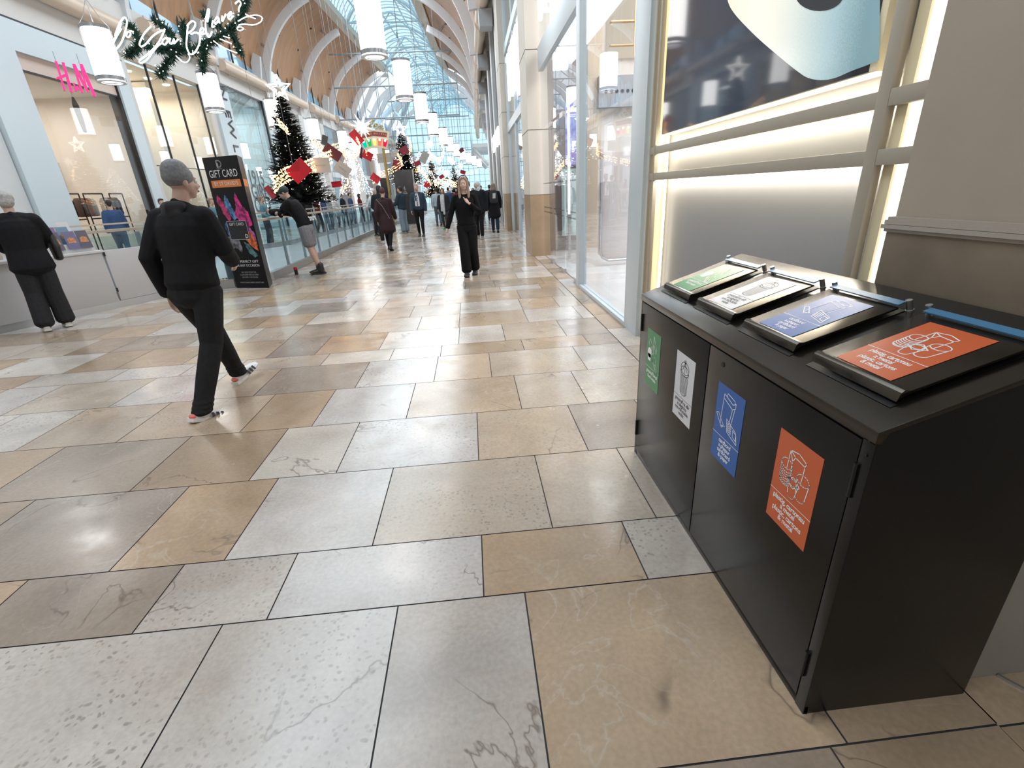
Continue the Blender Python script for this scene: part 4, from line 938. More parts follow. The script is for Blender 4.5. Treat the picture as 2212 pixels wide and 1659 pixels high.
# ================================================================== PEOPLE
def loft(mb, rings, n=14):
    """rings: (centre, half-width vector, half-depth vector); closed with rounded ends"""
    vs = []
    full = []
    c0, a0, b0 = rings[0]; c1, a1, b1 = rings[1]; ax = (V(c0) - V(c1)); ax = ax.normalized() * min(V(a0).length, V(b0).length) if ax.length else V((0, 0, 0))
    full += [(V(c0) + ax * .55, V(a0) * .5, V(b0) * .5), (V(c0) + ax * .3, V(a0) * .85, V(b0) * .85)] + [(V(c), V(a), V(b)) for c, a, b in rings]
    c0, a0, b0 = rings[-1]; c1 = rings[-2][0]; ax = (V(c0) - V(c1)); ax = ax.normalized() * min(V(a0).length, V(b0).length) if ax.length else V((0, 0, 0))
    full += [(V(c0) + ax * .3, V(a0) * .85, V(b0) * .85), (V(c0) + ax * .55, V(a0) * .5, V(b0) * .5)]
    for c, a, b in full:
        for k in range(n): t = 2 * PI * k / n; vs.append(c + a * math.cos(t) + b * math.sin(t))
    m_ = len(full); fs = [(i * n + k, i * n + (k + 1) % n, (i + 1) * n + (k + 1) % n, (i + 1) * n + k) for i in range(m_ - 1) for k in range(n)]
    fs += [tuple(range(n))[::-1], tuple((m_ - 1) * n + k for k in range(n))]
    mb.add(vs, fs)
def limb(mb, pts, rs, n=12):
    P = [V(p) for p in pts]; rings = []
    for i, p in enumerate(P):
        d = (P[min(i + 1, len(P) - 1)] - P[max(i - 1, 0)]).normalized(); a = d.cross(V((0, 1, 0.01)) if abs(d.y) < .9 else V((1, 0, 0))).normalized(); b = d.cross(a).normalized()
        rings.append((p, a * rs[i], b * rs[i]))
    loft(mb, rings, n)
def lerp(a, b, t): return V(a) * (1 - t) + V(b) * t
def hand_shape(mb, w, d, nrm_, thumb, s, curl=0.5):
    """palm, four fingers of different length and a side thumb; nrm_ = palm normal, thumb = direction of the thumb side"""
    w, d, nrm_, th = V(w), V(d).normalized(), V(nrm_).normalized(), V(thumb).normalized(); k = s / .19
    pe = w + d * .095 * k
    loft(mb, [(w, th * .026 * k, nrm_ * .019 * k), (w + d * .03 * k, th * .034 * k, nrm_ * .017 * k), (w + d * .07 * k, th * .042 * k, nrm_ * .015 * k), (pe, th * .040 * k, nrm_ * .012 * k)], 12)
    for i, (o, l) in enumerate(((.031, .072), (.0105, .082), (-.0105, .076), (-.031, .060))):
        b = pe - d * .008 * k + th * o * k; c1 = curl * (.55 + .12 * i); d1 = (d * math.cos(c1) + nrm_ * math.sin(c1)); d2 = (d * math.cos(c1 * 2.1) + nrm_ * math.sin(c1 * 2.1)); spread = th * o * .25
        p1 = b + (d1 + spread) * l * .5 * k; p2 = p1 + d2 * l * .5 * k
        limb(mb, [b, lerp(b, p1, .6), p1, p2], [.0092 * k, .009 * k, .0086 * k, .0072 * k], 8)
    t0 = w + d * .028 * k + th * .028 * k; t1 = t0 + (d * .6 + th * .75 + nrm_ * .3).normalized() * .036 * k; t2 = t1 + (d * .9 + th * .25 + nrm_ * .35).normalized() * .032 * k
    limb(mb, [t0 - th * .01 * k, t0, t1, t2], [.013 * k, .0125 * k, .0105 * k, .0085 * k], 8)
J0 = dict(pel=(0, 0, .525), wai=(0, .004, .60), che=(0, .0, .72), nek=(0, -.008, .825), hed=(0, .012, .925),
          shL=(-.098, -.005, .797), shR=(.098, -.005, .797), elL=(-.135, -.012, .63), elR=(.135, -.012, .63), wrL=(-.14, .035, .475), wrR=(.14, .035, .475),
          hiL=(-.052, 0, .515), hiR=(.052, 0, .515), knL=(-.055, .012, .285), knR=(.055, .012, .285), anL=(-.058, -.018, .045), anR=(.058, -.018, .045), ftL=(0, 1, 0), ftR=(0, 1, 0))
WALK = dict(hiL=(-.05, .01, .515), hiR=(.05, -.01, .515), knL=(-.05, .085, .30), knR=(.052, -.02, .285), anL=(-.05, .12, .055), anR=(.052, -.15, .075), ftL=(0, 1, .12), ftR=(0, 1, -.35),
            elL=(-.13, -.06, .635), wrL=(-.135, -.03, .485), elR=(.13, .04, .64), wrR=(.125, .13, .51))
WALK_SMALL = dict(knL=(-.05, .05, .29), knR=(.052, .0, .285), anL=(-.05, .05, .045), anR=(.052, -.08, .055), ftR=(0, 1, -.2), elL=(-.13, -.04, .635), wrL=(-.135, .0, .485), elR=(.13, .02, .64), wrR=(.13, .09, .50))
def person(label, h, loc, rz, pose=None, skin=(0.55, 0.36, 0.27), top=((0.02, 0.02, 0.02), 'jacket', .50), legs=((0.02, 0.02, 0.022), 'trousers'), shoes=(0.03, 0.03, 0.03),
           hair=((0.05, 0.035, 0.03), 'short'), look=0.0, nod=0.0, lod=1, group=None, extra=None, hands=True, slim=1.0, bare_arm=False, wide=1.0):
    J = {k: V(v) for k, v in J0.items()}
    for k, v in (pose or {}).items():
        if not k.startswith('hand'): J[k] = V(v)
    low = min(J['anL'].z - (.045 if J['ftL'].z > -.1 else .03), J['anR'].z - (.045 if J['ftR'].z > -.1 else .03))
    for k in J:
        if not k.startswith('ft'): J[k] = J[k] * h
    root = thing('person', label, 'person', (0, 0, 0), group); vox = {0: .0075, 1: .013, 2: .024}[lod]
    sk = mat('skin_%d' % int(skin[0] * 100 + skin[2] * 1000), skin, 0.5, noise=.05, nscale=20)
    A = (J['shR'] - J['shL']).normalized(); up = (J['nek'] - J['pel']).normalized(); B = up.cross(A).normalized() * 1.0  # B points forward
    hh = h
    HR = Euler((nod, 0, look)).to_matrix(); hx, hy, hz = HR @ V((1, 0, 0)), HR @ V((0, 1, 0)), HR @ V((0, 0, 1)); hc = J['hed']
    def hp(x, y, z): return hc + (hx * x + hy * y + hz * z) * hh
    # --- body, one continuous skin
    mb = MB()
    loft(mb, [(J['pel'], A * .088 * hh, B * .060 * hh), (J['wai'], A * .072 * hh * slim, B * .050 * hh), (J['che'], A * .088 * hh, B * .058 * hh), (lerp(J['che'], J['nek'], .72), A * .088 * hh, B * .042 * hh), (J['nek'], A * .032 * hh, B * .032 * hh)])
    limb(mb, [J['nek'] - up * .02 * hh, J['nek'] + up * .02 * hh, hp(0, -.012, -.035)], [.033 * hh, .030 * hh, .030 * hh])
    mb.ball(hp(0, -.006, .016), (.0405 * hh, .052 * hh, .048 * hh), 18, HR); mb.ball(hp(0, .014, -.018), (.034 * hh, .036 * hh, .042 * hh), 16, HR); mb.ball(hp(0, .026, -.046), (.018 * hh, .017 * hh, .014 * hh), 10, HR)
    if lod < 2:
        limb(mb, [hp(0, .044, .006), hp(0, .054, -.008), hp(0, .060, -.016)], [.005 * hh, .0065 * hh, .0085 * hh], 8)
        mb.ball(hp(0, .047, .014), (.026 * hh, .006 * hh, .006 * hh), 8, HR); mb.ball(hp(0, .046, -.032), (.014 * hh, .006 * hh, .005 * hh), 8, HR)
        for sx in (-1, 1): mb.ball(hp(sx * .041, -.008, -.006), (.005 * hh, .010 * hh, .017 * hh), 8, HR); mb.ball(hp(sx * .022, .038, -.018), (.012 * hh, .010 * hh, .012 * hh), 8, HR)
    for s in 'LR':
        sh, el, wr = J['sh' + s], J['el' + s], J['wr' + s]
        limb(mb, [sh, lerp(sh, el, .4), el, lerp(el, wr, .3), wr], [.029 * hh, .027 * hh, .022 * hh, .022 * hh, .0155 * hh])
        hi, kn, an = J['hi' + s], J['kn' + s], J['an' + s]
        limb(mb, [hi, lerp(hi, kn, .4), kn, lerp(kn, an, .3), lerp(kn, an, .85), an], [.050 * hh, .046 * hh, .032 * hh, .034 * hh, .021 * hh, .022 * hh])
        if hands:
            d = (wr - el).normalized(); inw = V((1, 0, 0)) * (1 if s == 'L' else -1)
            pn = (inw - d * inw.dot(d)).normalized(); th = d.cross(pn) * (1 if s == 'L' else -1)
            if th.y < 0: th = -th
            q = (pose or {}).get('hand' + s)
            if q: pn, th = V(q[0]), V(q[1])
            hand_shape(mb, wr - d * .006, d, pn, th, .108 * hh, q[2] if q else .5)
    body = fused(mb, 'body', sk, root, vox, 2 if lod else 3)
    # --- eyes and brows
    if lod < 2:
        for sx in (-1, 1):
            e = MB(); e.use(mat('eye_white', (.7, .7, .68), .3)).ball(hp(sx * .0175, .0435, .002), .0075 * hh, 8); e.use(mat('iris_dark', (.03, .02, .015), .2)).ball(hp(sx * .0175, .0475, .002), .0045 * hh, 6); e.build('eye', None, root, smooth=True)
        e = MB(); e.ball(hp(0, .052, -.033), (.0125 * hh, .004 * hh, .0042 * hh), 8, HR); e.build('lips', mat('lips_%d' % int(skin[0] * 100), (skin[0] * .85, skin[1] * .5, skin[2] * .5), .4), root, smooth=True)
    # --- trousers / shorts
    lc, lk = legs; ml = mat('cloth_%d_%d_%d' % tuple(int(c * 1000) for c in lc), lc, .8, noise=.12, nscale=30, spec=.15)
    mb = MB(); loft(mb, [(J['wai'] + up * -.01 * hh, A * .080 * hh * slim, B * .058 * hh), (J['pel'], A * .097 * hh * wide, B * .069 * hh), (J['pel'] - up * .05 * hh, A * .088 * hh * wide, B * .066 * hh)])
    for s in 'LR':
        hi, kn, an = J['hi' + s], J['kn' + s], J['an' + s]; W_ = {'trousers': (.058, .052, .043, .040, .034), 'slim': (.055, .049, .037, .034, .027), 'wide': (.060, .060, .056, .058, .060), 'shorts': (.062, .062, .060)}[lk]
        W_ = [q * wide * hh for q in W_]
        if lk == 'shorts': limb(mb, [hi, lerp(hi, kn, .45), lerp(hi, kn, .80)], W_)
        else:
            limb(mb, [hi, lerp(hi, kn, .5), kn, lerp(kn, an, .5), lerp(kn, an, .93)], W_)
            if lk == 'trousers' and lod == 0:
                for q in (.86, .93, 1.0): mb.ball(lerp(kn, an, q), (.040 * hh, .044 * hh, .018 * hh), 10)
    fused(mb, 'trousers' if lk != 'shorts' else 'shorts', ml, root, vox * 1.1, 2)
    # --- shoes
    for s in 'LR':
        an = J['an' + s]; f = J['ft' + s].normalized(); side = f.cross(V((0, 0, 1))).normalized(); u = side.cross(f)
        sole_z = an - u * .037 * hh; mb = MB()
        loft(mb, [(an - f * .030 * hh - u * .018 * hh, side * .020 * hh, u * .020 * hh), (an + f * .01 * hh - u * .012 * hh, side * .024 * hh, u * .026 * hh), (an + f * .06 * hh - u * .020 * hh, side * .027 * hh, u * .018 * hh), (an + f * .105 * hh - u * .026 * hh, side * .024 * hh, u * .011 * hh)])
        if lod == 0 or True: limb(mb, [an - u * .01 * hh, an + u * .018 * hh], [.026 * hh, .026 * hh])
        sc_ = shoes if isinstance(shoes[0], float) else shoes[0]; so = (shoes[1] if not isinstance(shoes[0], float) else tuple(min(1, c * 1.3) for c in shoes))
        sh_ = fused(mb, 'shoe', mat('shoe_%d_%d' % (int(sc_[0] * 1000), int(sc_[2] * 1000)), sc_, .5), root, vox, 1)
        mb = MB(); pl = [(-.052, .0), (-.048, -.020), (-.02, -.026), (.03, -.026), (.075, -.031), (.11, -.027), (.128, 0), (.11, .027), (.075, .031), (.03, .026), (-.02, .026), (-.048, .020)]
        b0 = [sole_z + f * x * hh + side * y * hh for x, y in pl]; b1 = [p + u * .014 * hh for p in b0]; n = len(pl)
        mb.add(b0 + b1, [tuple(range(n))[::-1], tuple(range(n, 2 * n))] + [(i, (i + 1) % n, n + (i + 1) % n, n + i) for i in range(n)]); mb.build('sole', mat('sole_%d_%d' % (int(so[0] * 1000), int(so[2] * 1000)), so, .6), sh_)
        J['shoe' + s] = sh_
    # --- upper garment
    if top:
        tcx, tk, hem = top[:3]; mt = mat('cloth_%d_%d_%d' % tuple(int(c * 1000) for c in tcx), tcx, .8, noise=.12, nscale=30, spec=.15); th = {'tee': .004, 'jacket': .012, 'coat': .014, 'puffer': .022, 'hoodie': .011}[tk]
        mb = MB(); H_ = hem * hh; pel = J['pel']
        R_ = [(J['nek'] - up * .012 * hh, .040, .036), (lerp(J['che'], J['nek'], .72), .090, .050), (lerp(J['che'], J['nek'], .3), .106, .064), (J['che'], .100, .066), (J['wai'], .090 * slim, .062), (J['pel'] + up * .01 * hh, .098, .070)]
        rings = [(c, A * (a + th) * hh, B * (b + th) * hh) for c, a, b in R_]
        if pel.z - H_ > .04 * hh:
            zz = pel.z - .06 * hh; last = V(pel); k = 0; lm = (J['knL'] + J['knR']) / 2
            while zz > H_:
                t_ = (pel.z - zz) / max(.01, pel.z - lm.z); c = lerp(pel, lm, min(1, t_)); c.z = zz; stride = abs(J['knL'].y - J['knR'].y)
                rings.append((c, V((1, 0, 0)) * (.104 + .020 * t_ + th) * hh, V((0, 1, 0)) * ((.074 + .022 * t_ + th) * hh + stride * .32 * min(1, t_)))); zz -= .06 * hh
        loft(mb, rings, 18)
        for s in 'LR':
            sh, el, wr = J['sh' + s], J['el' + s], J['wr' + s]
            limb(mb, [sh, lerp(sh, el, .25), lerp(sh, el, .6), el, lerp(el, wr, .5), lerp(el, wr, .92 if not bare_arm else .5)], [(r + th) * hh for r in (.030, .031, .029, .0265, .024, .021)]); mb.ball(sh - up * .004 * hh, (.031 + th) * hh, 12); limb(mb, [lerp(J['nek'], sh, .25) - up * .006 * hh, lerp(J['nek'], sh, .9) - up * .004 * hh], [(.022 + th) * hh, (.026 + th) * hh])
        if tk in ('hoodie', 'puffer', 'coat'): limb(mb, [J['nek'] - A * .035 * hh, J['nek'] - B * .022 * hh + up * .01 * hh, J['nek'] + A * .035 * hh], [.022 * hh, .028 * hh, .022 * hh])
        fused(mb, {'tee': 'shirt'}.get(tk, tk), mt, root, vox * 1.1, 3)
    # --- hair / headwear
    hcx, st = hair; mh = mat('hair_%d_%d_%d' % tuple(int(c * 1000) for c in hcx), hcx, .65, noise=.25, nscale=60); mb = MB(); vx = vox
    if st == 'bushy': mb.ball(hp(0, -.018, .022), (.054 * hh, .058 * hh, .052 * hh), 16, HR); mb.ball(hp(0, -.04, -.01), (.046 * hh, .034 * hh, .042 * hh), 12, HR)
    if st in ('short', 'long', 'bun', 'grey'):
        mb.ball(hp(0, -.016, .024), (.0445 * hh, .050 * hh, .047 * hh), 16, HR); mb.ball(hp(0, -.036, -.006), (.038 * hh, .026 * hh, .036 * hh), 12, HR)
        if st != 'long': mb.ball(hp(0, .026, .050), (.034 * hh, .022 * hh, .014 * hh), 12, HR)
    if st == 'long':
        for sx in (-1, 1): limb(mb, [hp(sx * .008, .034, .058), hp(sx * .034, .022, .035), hp(sx * .043, .012, -.005), hp(sx * .046, .012, -.06), hp(sx * .046, .020, -.115), hp(sx * .040, .026, -.16)], [.012 * hh, .014 * hh, .014 * hh, .015 * hh, .014 * hh, .007 * hh])
        loft(mb, [(hp(0, -.035, .0), hx * .04 * hh, hy * .022 * hh), (hp(0, -.045, -.06), hx * .045 * hh, hy * .02 * hh), (hp(0, -.05, -.13), hx * .04 * hh, hy * .014 * hh)])
    if st == 'bun': mb.ball(hp(0, -.062, .045), .020 * hh, 10)
    if st in ('cap', 'beanie', 'hood', 'scarf'):
        mb.ball(hp(0, -.010, .022), (.047 * hh, .056 * hh, .047 * hh), 18, HR)
        if st == 'cap': loft(mb, [(hp(0, .040, .030), hx * .034 * hh, hz * .005 * hh), (hp(0, .075, .024), hx * .032 * hh, hz * .004 * hh), (hp(0, .092, .020), hx * .020 * hh, hz * .003 * hh)])
        if st == 'capback': pass
        if st == 'beanie': mb.ball(hp(0, -.014, .040), (.043 * hh, .050 * hh, .045 * hh), 14, HR)
        if st in ('hood', 'scarf'):
            mb.ball(hp(0, -.026, -.006), (.048 * hh, .048 * hh, .060 * hh), 16, HR); limb(mb, [hp(-.036, .006, -.055), hp(0, .014, -.078), hp(.036, .006, -.055)], [.018 * hh, .020 * hh, .018 * hh]); loft(mb, [(hp(0, -.025, -.04), hx * .045 * hh, hy * .035 * hh), (hp(0, -.02, -.10), hx * .055 * hh, hy * .04 * hh)])
    fused(mb, {'cap': 'cap', 'beanie': 'beanie', 'hood': 'hood', 'scarf': 'headscarf'}.get(st, 'hair'), mh, root, vx, 2)
    if extra: extra(root, J, hh, hp, A, B, up)
    root.location = (loc[0], loc[1], (loc[2] if len(loc) > 2 else 0) - low * h); root.rotation_euler = (0, 0, math.radians(rz)); return root
K_ = (0.012, 0.012, 0.014)
# 1 -- the man striding away at the left
def ex_man(root, J, h, hp, A, B, up):
    for s in 'LR':                                                 # three dark stripes and the coral heel of each trainer
        an = J['an' + s]; f = J['ft' + s].normalized(); side = f.cross(V((0, 0, 1))).normalized(); u = side.cross(f)
        for sg in (-1, 1):
            for k in range(3):
                mb = MB(); p = an + f * (.018 + k * .020) * h + side * sg * .0275 * h - u * .004 * h; q = p - u * .026 * h + f * .012 * h + side * sg * .0025 * h
                mb.add([p, p + f * .011 * h, q + f * .011 * h, q, p + side * sg * .003, p + f * .011 * h + side * sg * .003, q + f * .011 * h + side * sg * .003, q + side * sg * .003], [(0, 1, 2, 3), (7, 6, 5, 4), (0, 4, 5, 1), (1, 5, 6, 2), (2, 6, 7, 3), (3, 7, 4, 0)])
                mb.build('stripe', mat('stripe_navy', (.05, .055, .09), .5), J['shoe' + s])
        mb = MB(); mb.ball(an - f * .034 * h - u * .016 * h, (.0175 * h, .0175 * h, .0105 * h), 12); hl = mb.build('heel_patch', mat('coral', (.75, .16, .12), .5), J['shoe' + s], smooth=True); hl['label'] = 'coral heel patch'
    mb = MB(); limb(mb, [J['nek'] - A * .045 * h + B * .02 * h, J['nek'] - A * .035 * h - B * .03 * h, J['nek'] - B * .05 * h - up * .005 * h, J['nek'] + A * .035 * h - B * .03 * h, J['nek'] + A * .045 * h + B * .02 * h], [.016 * h, .024 * h, .027 * h, .024 * h, .016 * h]); mb.ball(J['nek'] - B * .048 * h - up * .03 * h, (.05 * h, .018 * h, .026 * h), 12); fused(mb, 'hood', mat('cloth_hood', (.014, .014, .016), .85), root, .012, 2)
person('person in black hooded jacket striding away in white trainers with coral heels', 1.80, (-2.06, 3.66), -14,
       dict(hiL=(-.05, -.01, .51), hiR=(.05, .01, .51), knL=(-.055, .10, .30), anL=(-.06, .17, .085), ftL=(0.0, 1, .25), knR=(.05, -.05, .295), anR=(.055, -.20, .062), ftR=(.25, 1, -.32),
            che=(0, .035, .72), wai=(0, .015, .605), nek=(0, .055, .82), hed=(0.01, .085, .915), shL=(-.098, .045, .79), shR=(.098, .045, .79), elL=(-.14, -.02, .645), wrL=(-.155, .03, .485), elR=(.125, .07, .66), wrR=(.07, .17, .60)),
       skin=(.50, .33, .26), top=((.012, .012, .014), 'hoodie', .49), legs=((.018, .018, .02), 'trousers'), shoes=((.74, .74, .76), (.78, .77, .78)), hair=((.17, .175, .19), 'beanie'), look=-.35, lod=0, extra=ex_man)
# 2 -- the grey haired person at the leaflet counter
def ex_bag(root, J, h, hp, A, B, up):
    mb = MB(); loft(mb, [(J['elR'] + V((.02, .02, .06)), V((.05, 0, 0)) , V((0, .10, 0))), (J['elR'] + V((.03, .02, -.10)), V((.06, 0, 0)), V((0, .14, 0))), (J['elR'] + V((.03, .02, -.26)), V((.05, 0, 0)), V((0, .13, 0)))]); fused(mb, 'shoulder_bag', mat('bag_black', (.012, .012, .014), .5), root, .014, 2)
person('person with short grey hair in black coat standing at the white leaflet counter', 1.74, (-5.68, 6.74), 44,
       dict(anL=(-.07, -.03, .045), anR=(.06, .02, .045), elL=(-.14, .07, .66), wrL=(-.08, .19, .60), elR=(.15, .06, .66), wrR=(.09, .20, .60), hed=(0, .03, .92)),
       skin=(.52, .36, .29), top=((.013, .013, .016), 'puffer', .42), legs=((.028, .028, .032), 'wide'), shoes=((.62, .60, .57), (.68, .66, .63)), hair=((.34, .33, .32), 'bushy'), lod=0, nod=-.3, extra=ex_bag)
# 3 -- leaning on the rail with a phone
def ex_phone(root, J, h, hp, A, B, up):
    w = (J['wrL'] + J['wrR']) / 2 + V((0, .075, .03)); mb = MB(); M_ = Matrix.Translation(w) @ Euler((-.9, 0, 0)).to_matrix().to_4x4(); mb.box((-.036, -.075, -.005), (.036, .075, .005), M_)
    ph = thing('phone', 'dark phone held by the person leaning on the handrail', 'phone', (0, 0, 0)); mb.build('phone_body', mat('phone_black', (.01, .01, .012), .15), ph, bevel=.003)
    ph.location = root.location; J['phone'] = ph
    mb = MB(); put_text(mb, 'front', J['pel'] - B * .094 * h + A * .06 * h + up * .05 * h, -A, up, .075 * h * 1.2, bold=.02); mb.build('print', mat('print_white', (.7, .7, .7), .6), root)
    mb = MB()
    for s in 'LR': limb(mb, [J['an' + s] + V((0, 0, -.02)), J['an' + s] + V((0, 0, .10))], [.037 * h, .034 * h])
    for s in 'LR':
        mb = MB(); limb(mb, [J['an' + s] + V((0, 0, -.02)), J['an' + s] + V((0, 0, .12))], [.037 * h, .035 * h]); fused(mb, 'boot_shaft', mat('boot_black', (.015, .015, .015), .6), root, .014, 1)
LEAN = dict(pel=(0, .045, .52), wai=(0, .065, .60), che=(0, .115, .70), nek=(0, .16, .79), hed=(0, .205, .868), shL=(-.10, .145, .765), shR=(.10, .145, .765), elL=(-.13, .235, .655), elR=(.13, .235, .655),
            wrL=(-.045, .375, .69), wrR=(.045, .375, .69), hiL=(-.052, .045, .51), hiR=(.052, .045, .51), knL=(-.05, .02, .285), knR=(.055, .045, .285), anL=(-.045, -.05, .045), anR=(.06, .01, .045))
p3 = person('person in black hoodie and grey shorts leaning on the near handrail over a phone', 1.84, (-3.27, 10.42), 84, LEAN, skin=(.60, .34, .25), top=((.010, .010, .012), 'hoodie', .50),
            legs=((.20, .20, .22), 'shorts'), shoes=(.015, .015, .016), hair=((.018, .035, .035), 'cap'), nod=-.45, lod=0, extra=ex_phone)
for o in list(bpy.data.objects):
    if o.name == 'phone': o.location = p3.location; o.rotation_euler = p3.rotation_euler
# 4 -- the woman in black with headphones
def ex_woman(root, J, h, hp, A, B, up):
    hd = MB(); hd.sweep([hp(-.050, -.005, -.005), hp(-.048, -.005, .04), hp(-.028, -.005, .072), hp(0, -.005, .080), hp(.028, -.005, .072), hp(.048, -.005, .04), hp(.050, -.005, -.005)], .006 * h, 8); hd.ball(hp(-.053, -.003, -.008), (.014 * h, .024 * h, .028 * h), 14); hd.ball(hp(.053, -.003, -.008), (.014 * h, .024 * h, .028 * h), 14)
    t = MB(); fused(hd, 'headphones', mat('headphone_black', (.012, .012, .013), .4), root, .008, 1)
    mb = MB(); w = J['wrR'] + V((0, .01, -.10)); mb.box((w.x - .035, w.y - .01, w.z - .05), (w.x + .03, w.y + .05, w.z + .03)); mb.build('pouch', mat('pale_pink_pouch', (.55, .42, .48), .5), root, bevel=.01)
person('woman with long fair hair and headphones, all in black, hand on chest', 1.70, (-.08, 8.95), 176,
       dict(knL=(-.045, 0, .285), anL=(-.045, -.06, .06), knR=(.04, .05, .29), anR=(.035, .06, .05), ftL=(0, 1, -.2), elR=(.16, .0, .63), wrR=(.205, .035, .50), elL=(-.14, .03, .655), wrL=(-.055, .115, .735), handL=((0, -1, .1), (.3, 0, 1), .25)),
       skin=(.60, .40, .32), top=((.006, .006, .007), 'tee', .47), legs=((.007, .007, .008), 'wide'), shoes=(.015, .015, .016), hair=((.34, .24, .18), 'long'), lod=0, slim=.9, extra=ex_woman, wide=.94)
# 5 -- dark coat and maroon hat, walking away
def ex_strap(root, J, h, hp, A, B, up):
    mb = MB(); mb.sweep([J['shL'] + up * .03 * h - B * .05 * h, J['che'] - B * .092 * h, J['pel'] + A * .09 * h - B * .085 * h], .008, 6); mb.build('bag_strap', mat('strap_grey', (.18, .17, .17), .6), root)
person('person in knee-length dark brown coat and maroon hat walking away', 1.68, (-2.38, 14.35), -8, WALK, top=((.040, .022, .026), 'coat', .30), legs=((.01, .01, .012), 'slim'), shoes=(.01, .01, .01),
       hair=((.085, .02, .028), 'beanie'), look=.2, lod=1, extra=ex_strap, wide=1.02)
# 6..12
person('person in white cap and light blue shirt leaning back at the near handrail', 1.78, (-3.72, 20.2), -40, dict(elL=(-.16, -.05, .65), wrL=(-.16, -.08, .61), wrR=(.10, .08, .55)), skin=(.45, .30, .24), top=((.52, .60, .66), 'tee', .48), legs=((.03, .03, .035), 'trousers'), hair=((.62, .68, .68), 'cap'), look=-.3)
person('person in black hooded jacket with the hood up standing among the group by the rail', 1.80, (-2.85, 16.6), 14, dict(wrL=(-.10, .12, .62), wrR=(.12, .08, .55)), top=((.018, .022, .027), 'puffer', .47), legs=((.02, .02, .022), 'trousers'), shoes=((.5, .5, .5), (.6, .6, .6)), hair=((.012, .02, .02), 'hood'))
person('person in dark padded gilet and loose pale jeans standing side-on by the rail', 1.80, (-2.75, 20.9), 62, dict(elL=(-.12, .05, .65), wrL=(-.06, .16, .62), elR=(.13, .05, .66), wrR=(.06, .15, .70)), skin=(.55, .35, .27), top=((.028, .045, .065), 'puffer', .50), legs=((.19, .25, .32), 'wide'), shoes=((.3, .3, .32), (.4, .4, .4)), hair=((.025, .018, .018), 'short'))
def ex_suit(root, J, h, hp, A, B, up):
    mb = MB(); c = J['che']; f = B * .083 * h
    mb.add([J['nek'] + B * .062 * h - A * .020 * h - up * .005 * h, J['nek'] + B * .062 * h + A * .020 * h - up * .005 * h, c + f + A * .045 * h, J['wai'] + B * .080 * h + A * .045 * h - up * .02 * h, J['wai'] + B * .080 * h - A * .045 * h - up * .02 * h, c + f - A * .045 * h], [(0, 5, 4, 3, 2, 1)])
    s = mb.build('shirt_front', mat('shirt_white', (.72, .72, .72), .6), root)
    mb = MB(); q = B * .004 * h; mb.add([J['nek'] + B * .068 * h - A * .009 * h - up * .01 * h, J['nek'] + B * .068 * h + A * .009 * h - up * .01 * h, c + f + q + A * .011 * h, J['wai'] + B * .086 * h + A * .013 * h, J['wai'] + B * .086 * h - up * .018 * h, J['wai'] + B * .086 * h - A * .013 * h, c + f + q - A * .011 * h], [(0, 6, 5, 4, 3, 2, 1)])
    mt = bpy.data.materials.new('striped_tie'); mt.use_nodes = True; N, L = nodes(mt); wv = N.new('ShaderNodeTexWave'); wv.bands_direction = 'DIAGONAL'; wv.inputs['Scale'].default_value = 9; tc = N.new('ShaderNodeTexCoord'); rp = N.new('ShaderNodeValToRGB')
    rp.color_ramp.interpolation = 'CONSTANT'; rp.color_ramp.elements[0].color = (.03, .03, .07, 1); rp.color_ramp.elements[1].position = .62; rp.color_ramp.elements[1].color = (.5, .5, .52, 1); L.new(tc.outputs['Object'], wv.inputs[0]); L.new(wv.outputs[1], rp.inputs[0]); L.new(rp.outputs[0], N['Principled BSDF'].inputs[0]); mb.build('tie', mt, root)
person('person with grey hair in blue jacket, white shirt and striped tie walking towards the viewer', 1.82, (-1.86, 18.6), 176, WALK_SMALL, skin=(.60, .42, .35), top=((.035, .058, .085), 'jacket', .50), legs=((.012, .012, .015), 'slim'), hair=((.42, .40, .38), 'short'), extra=ex_suit)
def ex_scarf(root, J, h, hp, A, B, up):
    mb = MB(); limb(mb, [J['nek'] - A * .045 * h, J['nek'] + B * .045 * h, J['nek'] + A * .045 * h, J['nek'] - B * .03 * h], [.026 * h] * 4)
    for a, l in ((-.025, .42), (.03, .34)): limb(mb, [J['nek'] + A * a * h + B * .055 * h, J['che'] + A * a * h + B * .088 * h, J['wai'] + A * a * h + B * .09 * h, V((J['pel'].x + a * h, J['pel'].y + .11 * h, h * (.8 - l)))], [.024 * h, .026 * h, .026 * h, .028 * h])
    fused(mb, 'scarf', mat('scarf_grey', (.50, .53, .55), .9, noise=.2, nscale=25), root, .016, 2)
person('woman in dark coat with long pale grey scarf and green shoes', 1.66, (-1.10, 21.6), 170, WALK_SMALL, skin=(.58, .38, .31), top=((.03, .035, .04), 'coat', .42), legs=((.05, .05, .055), 'slim'), shoes=((.03, .22, .12), (.05, .3, .16)), hair=((.12, .08, .06), 'long'), extra=ex_scarf)
person('person in black puffer jacket with a white headscarf walking behind the woman in black', 1.76, (.27, 16.2), 166, WALK_SMALL, skin=(.52, .36, .30), top=((.012, .013, .016), 'puffer', .44), legs=((.012, .012, .013), 'trousers'), shoes=((.2, .18, .17), (.4, .38, .36)), hair=((.62, .70, .74), 'scarf'), look=-.55)
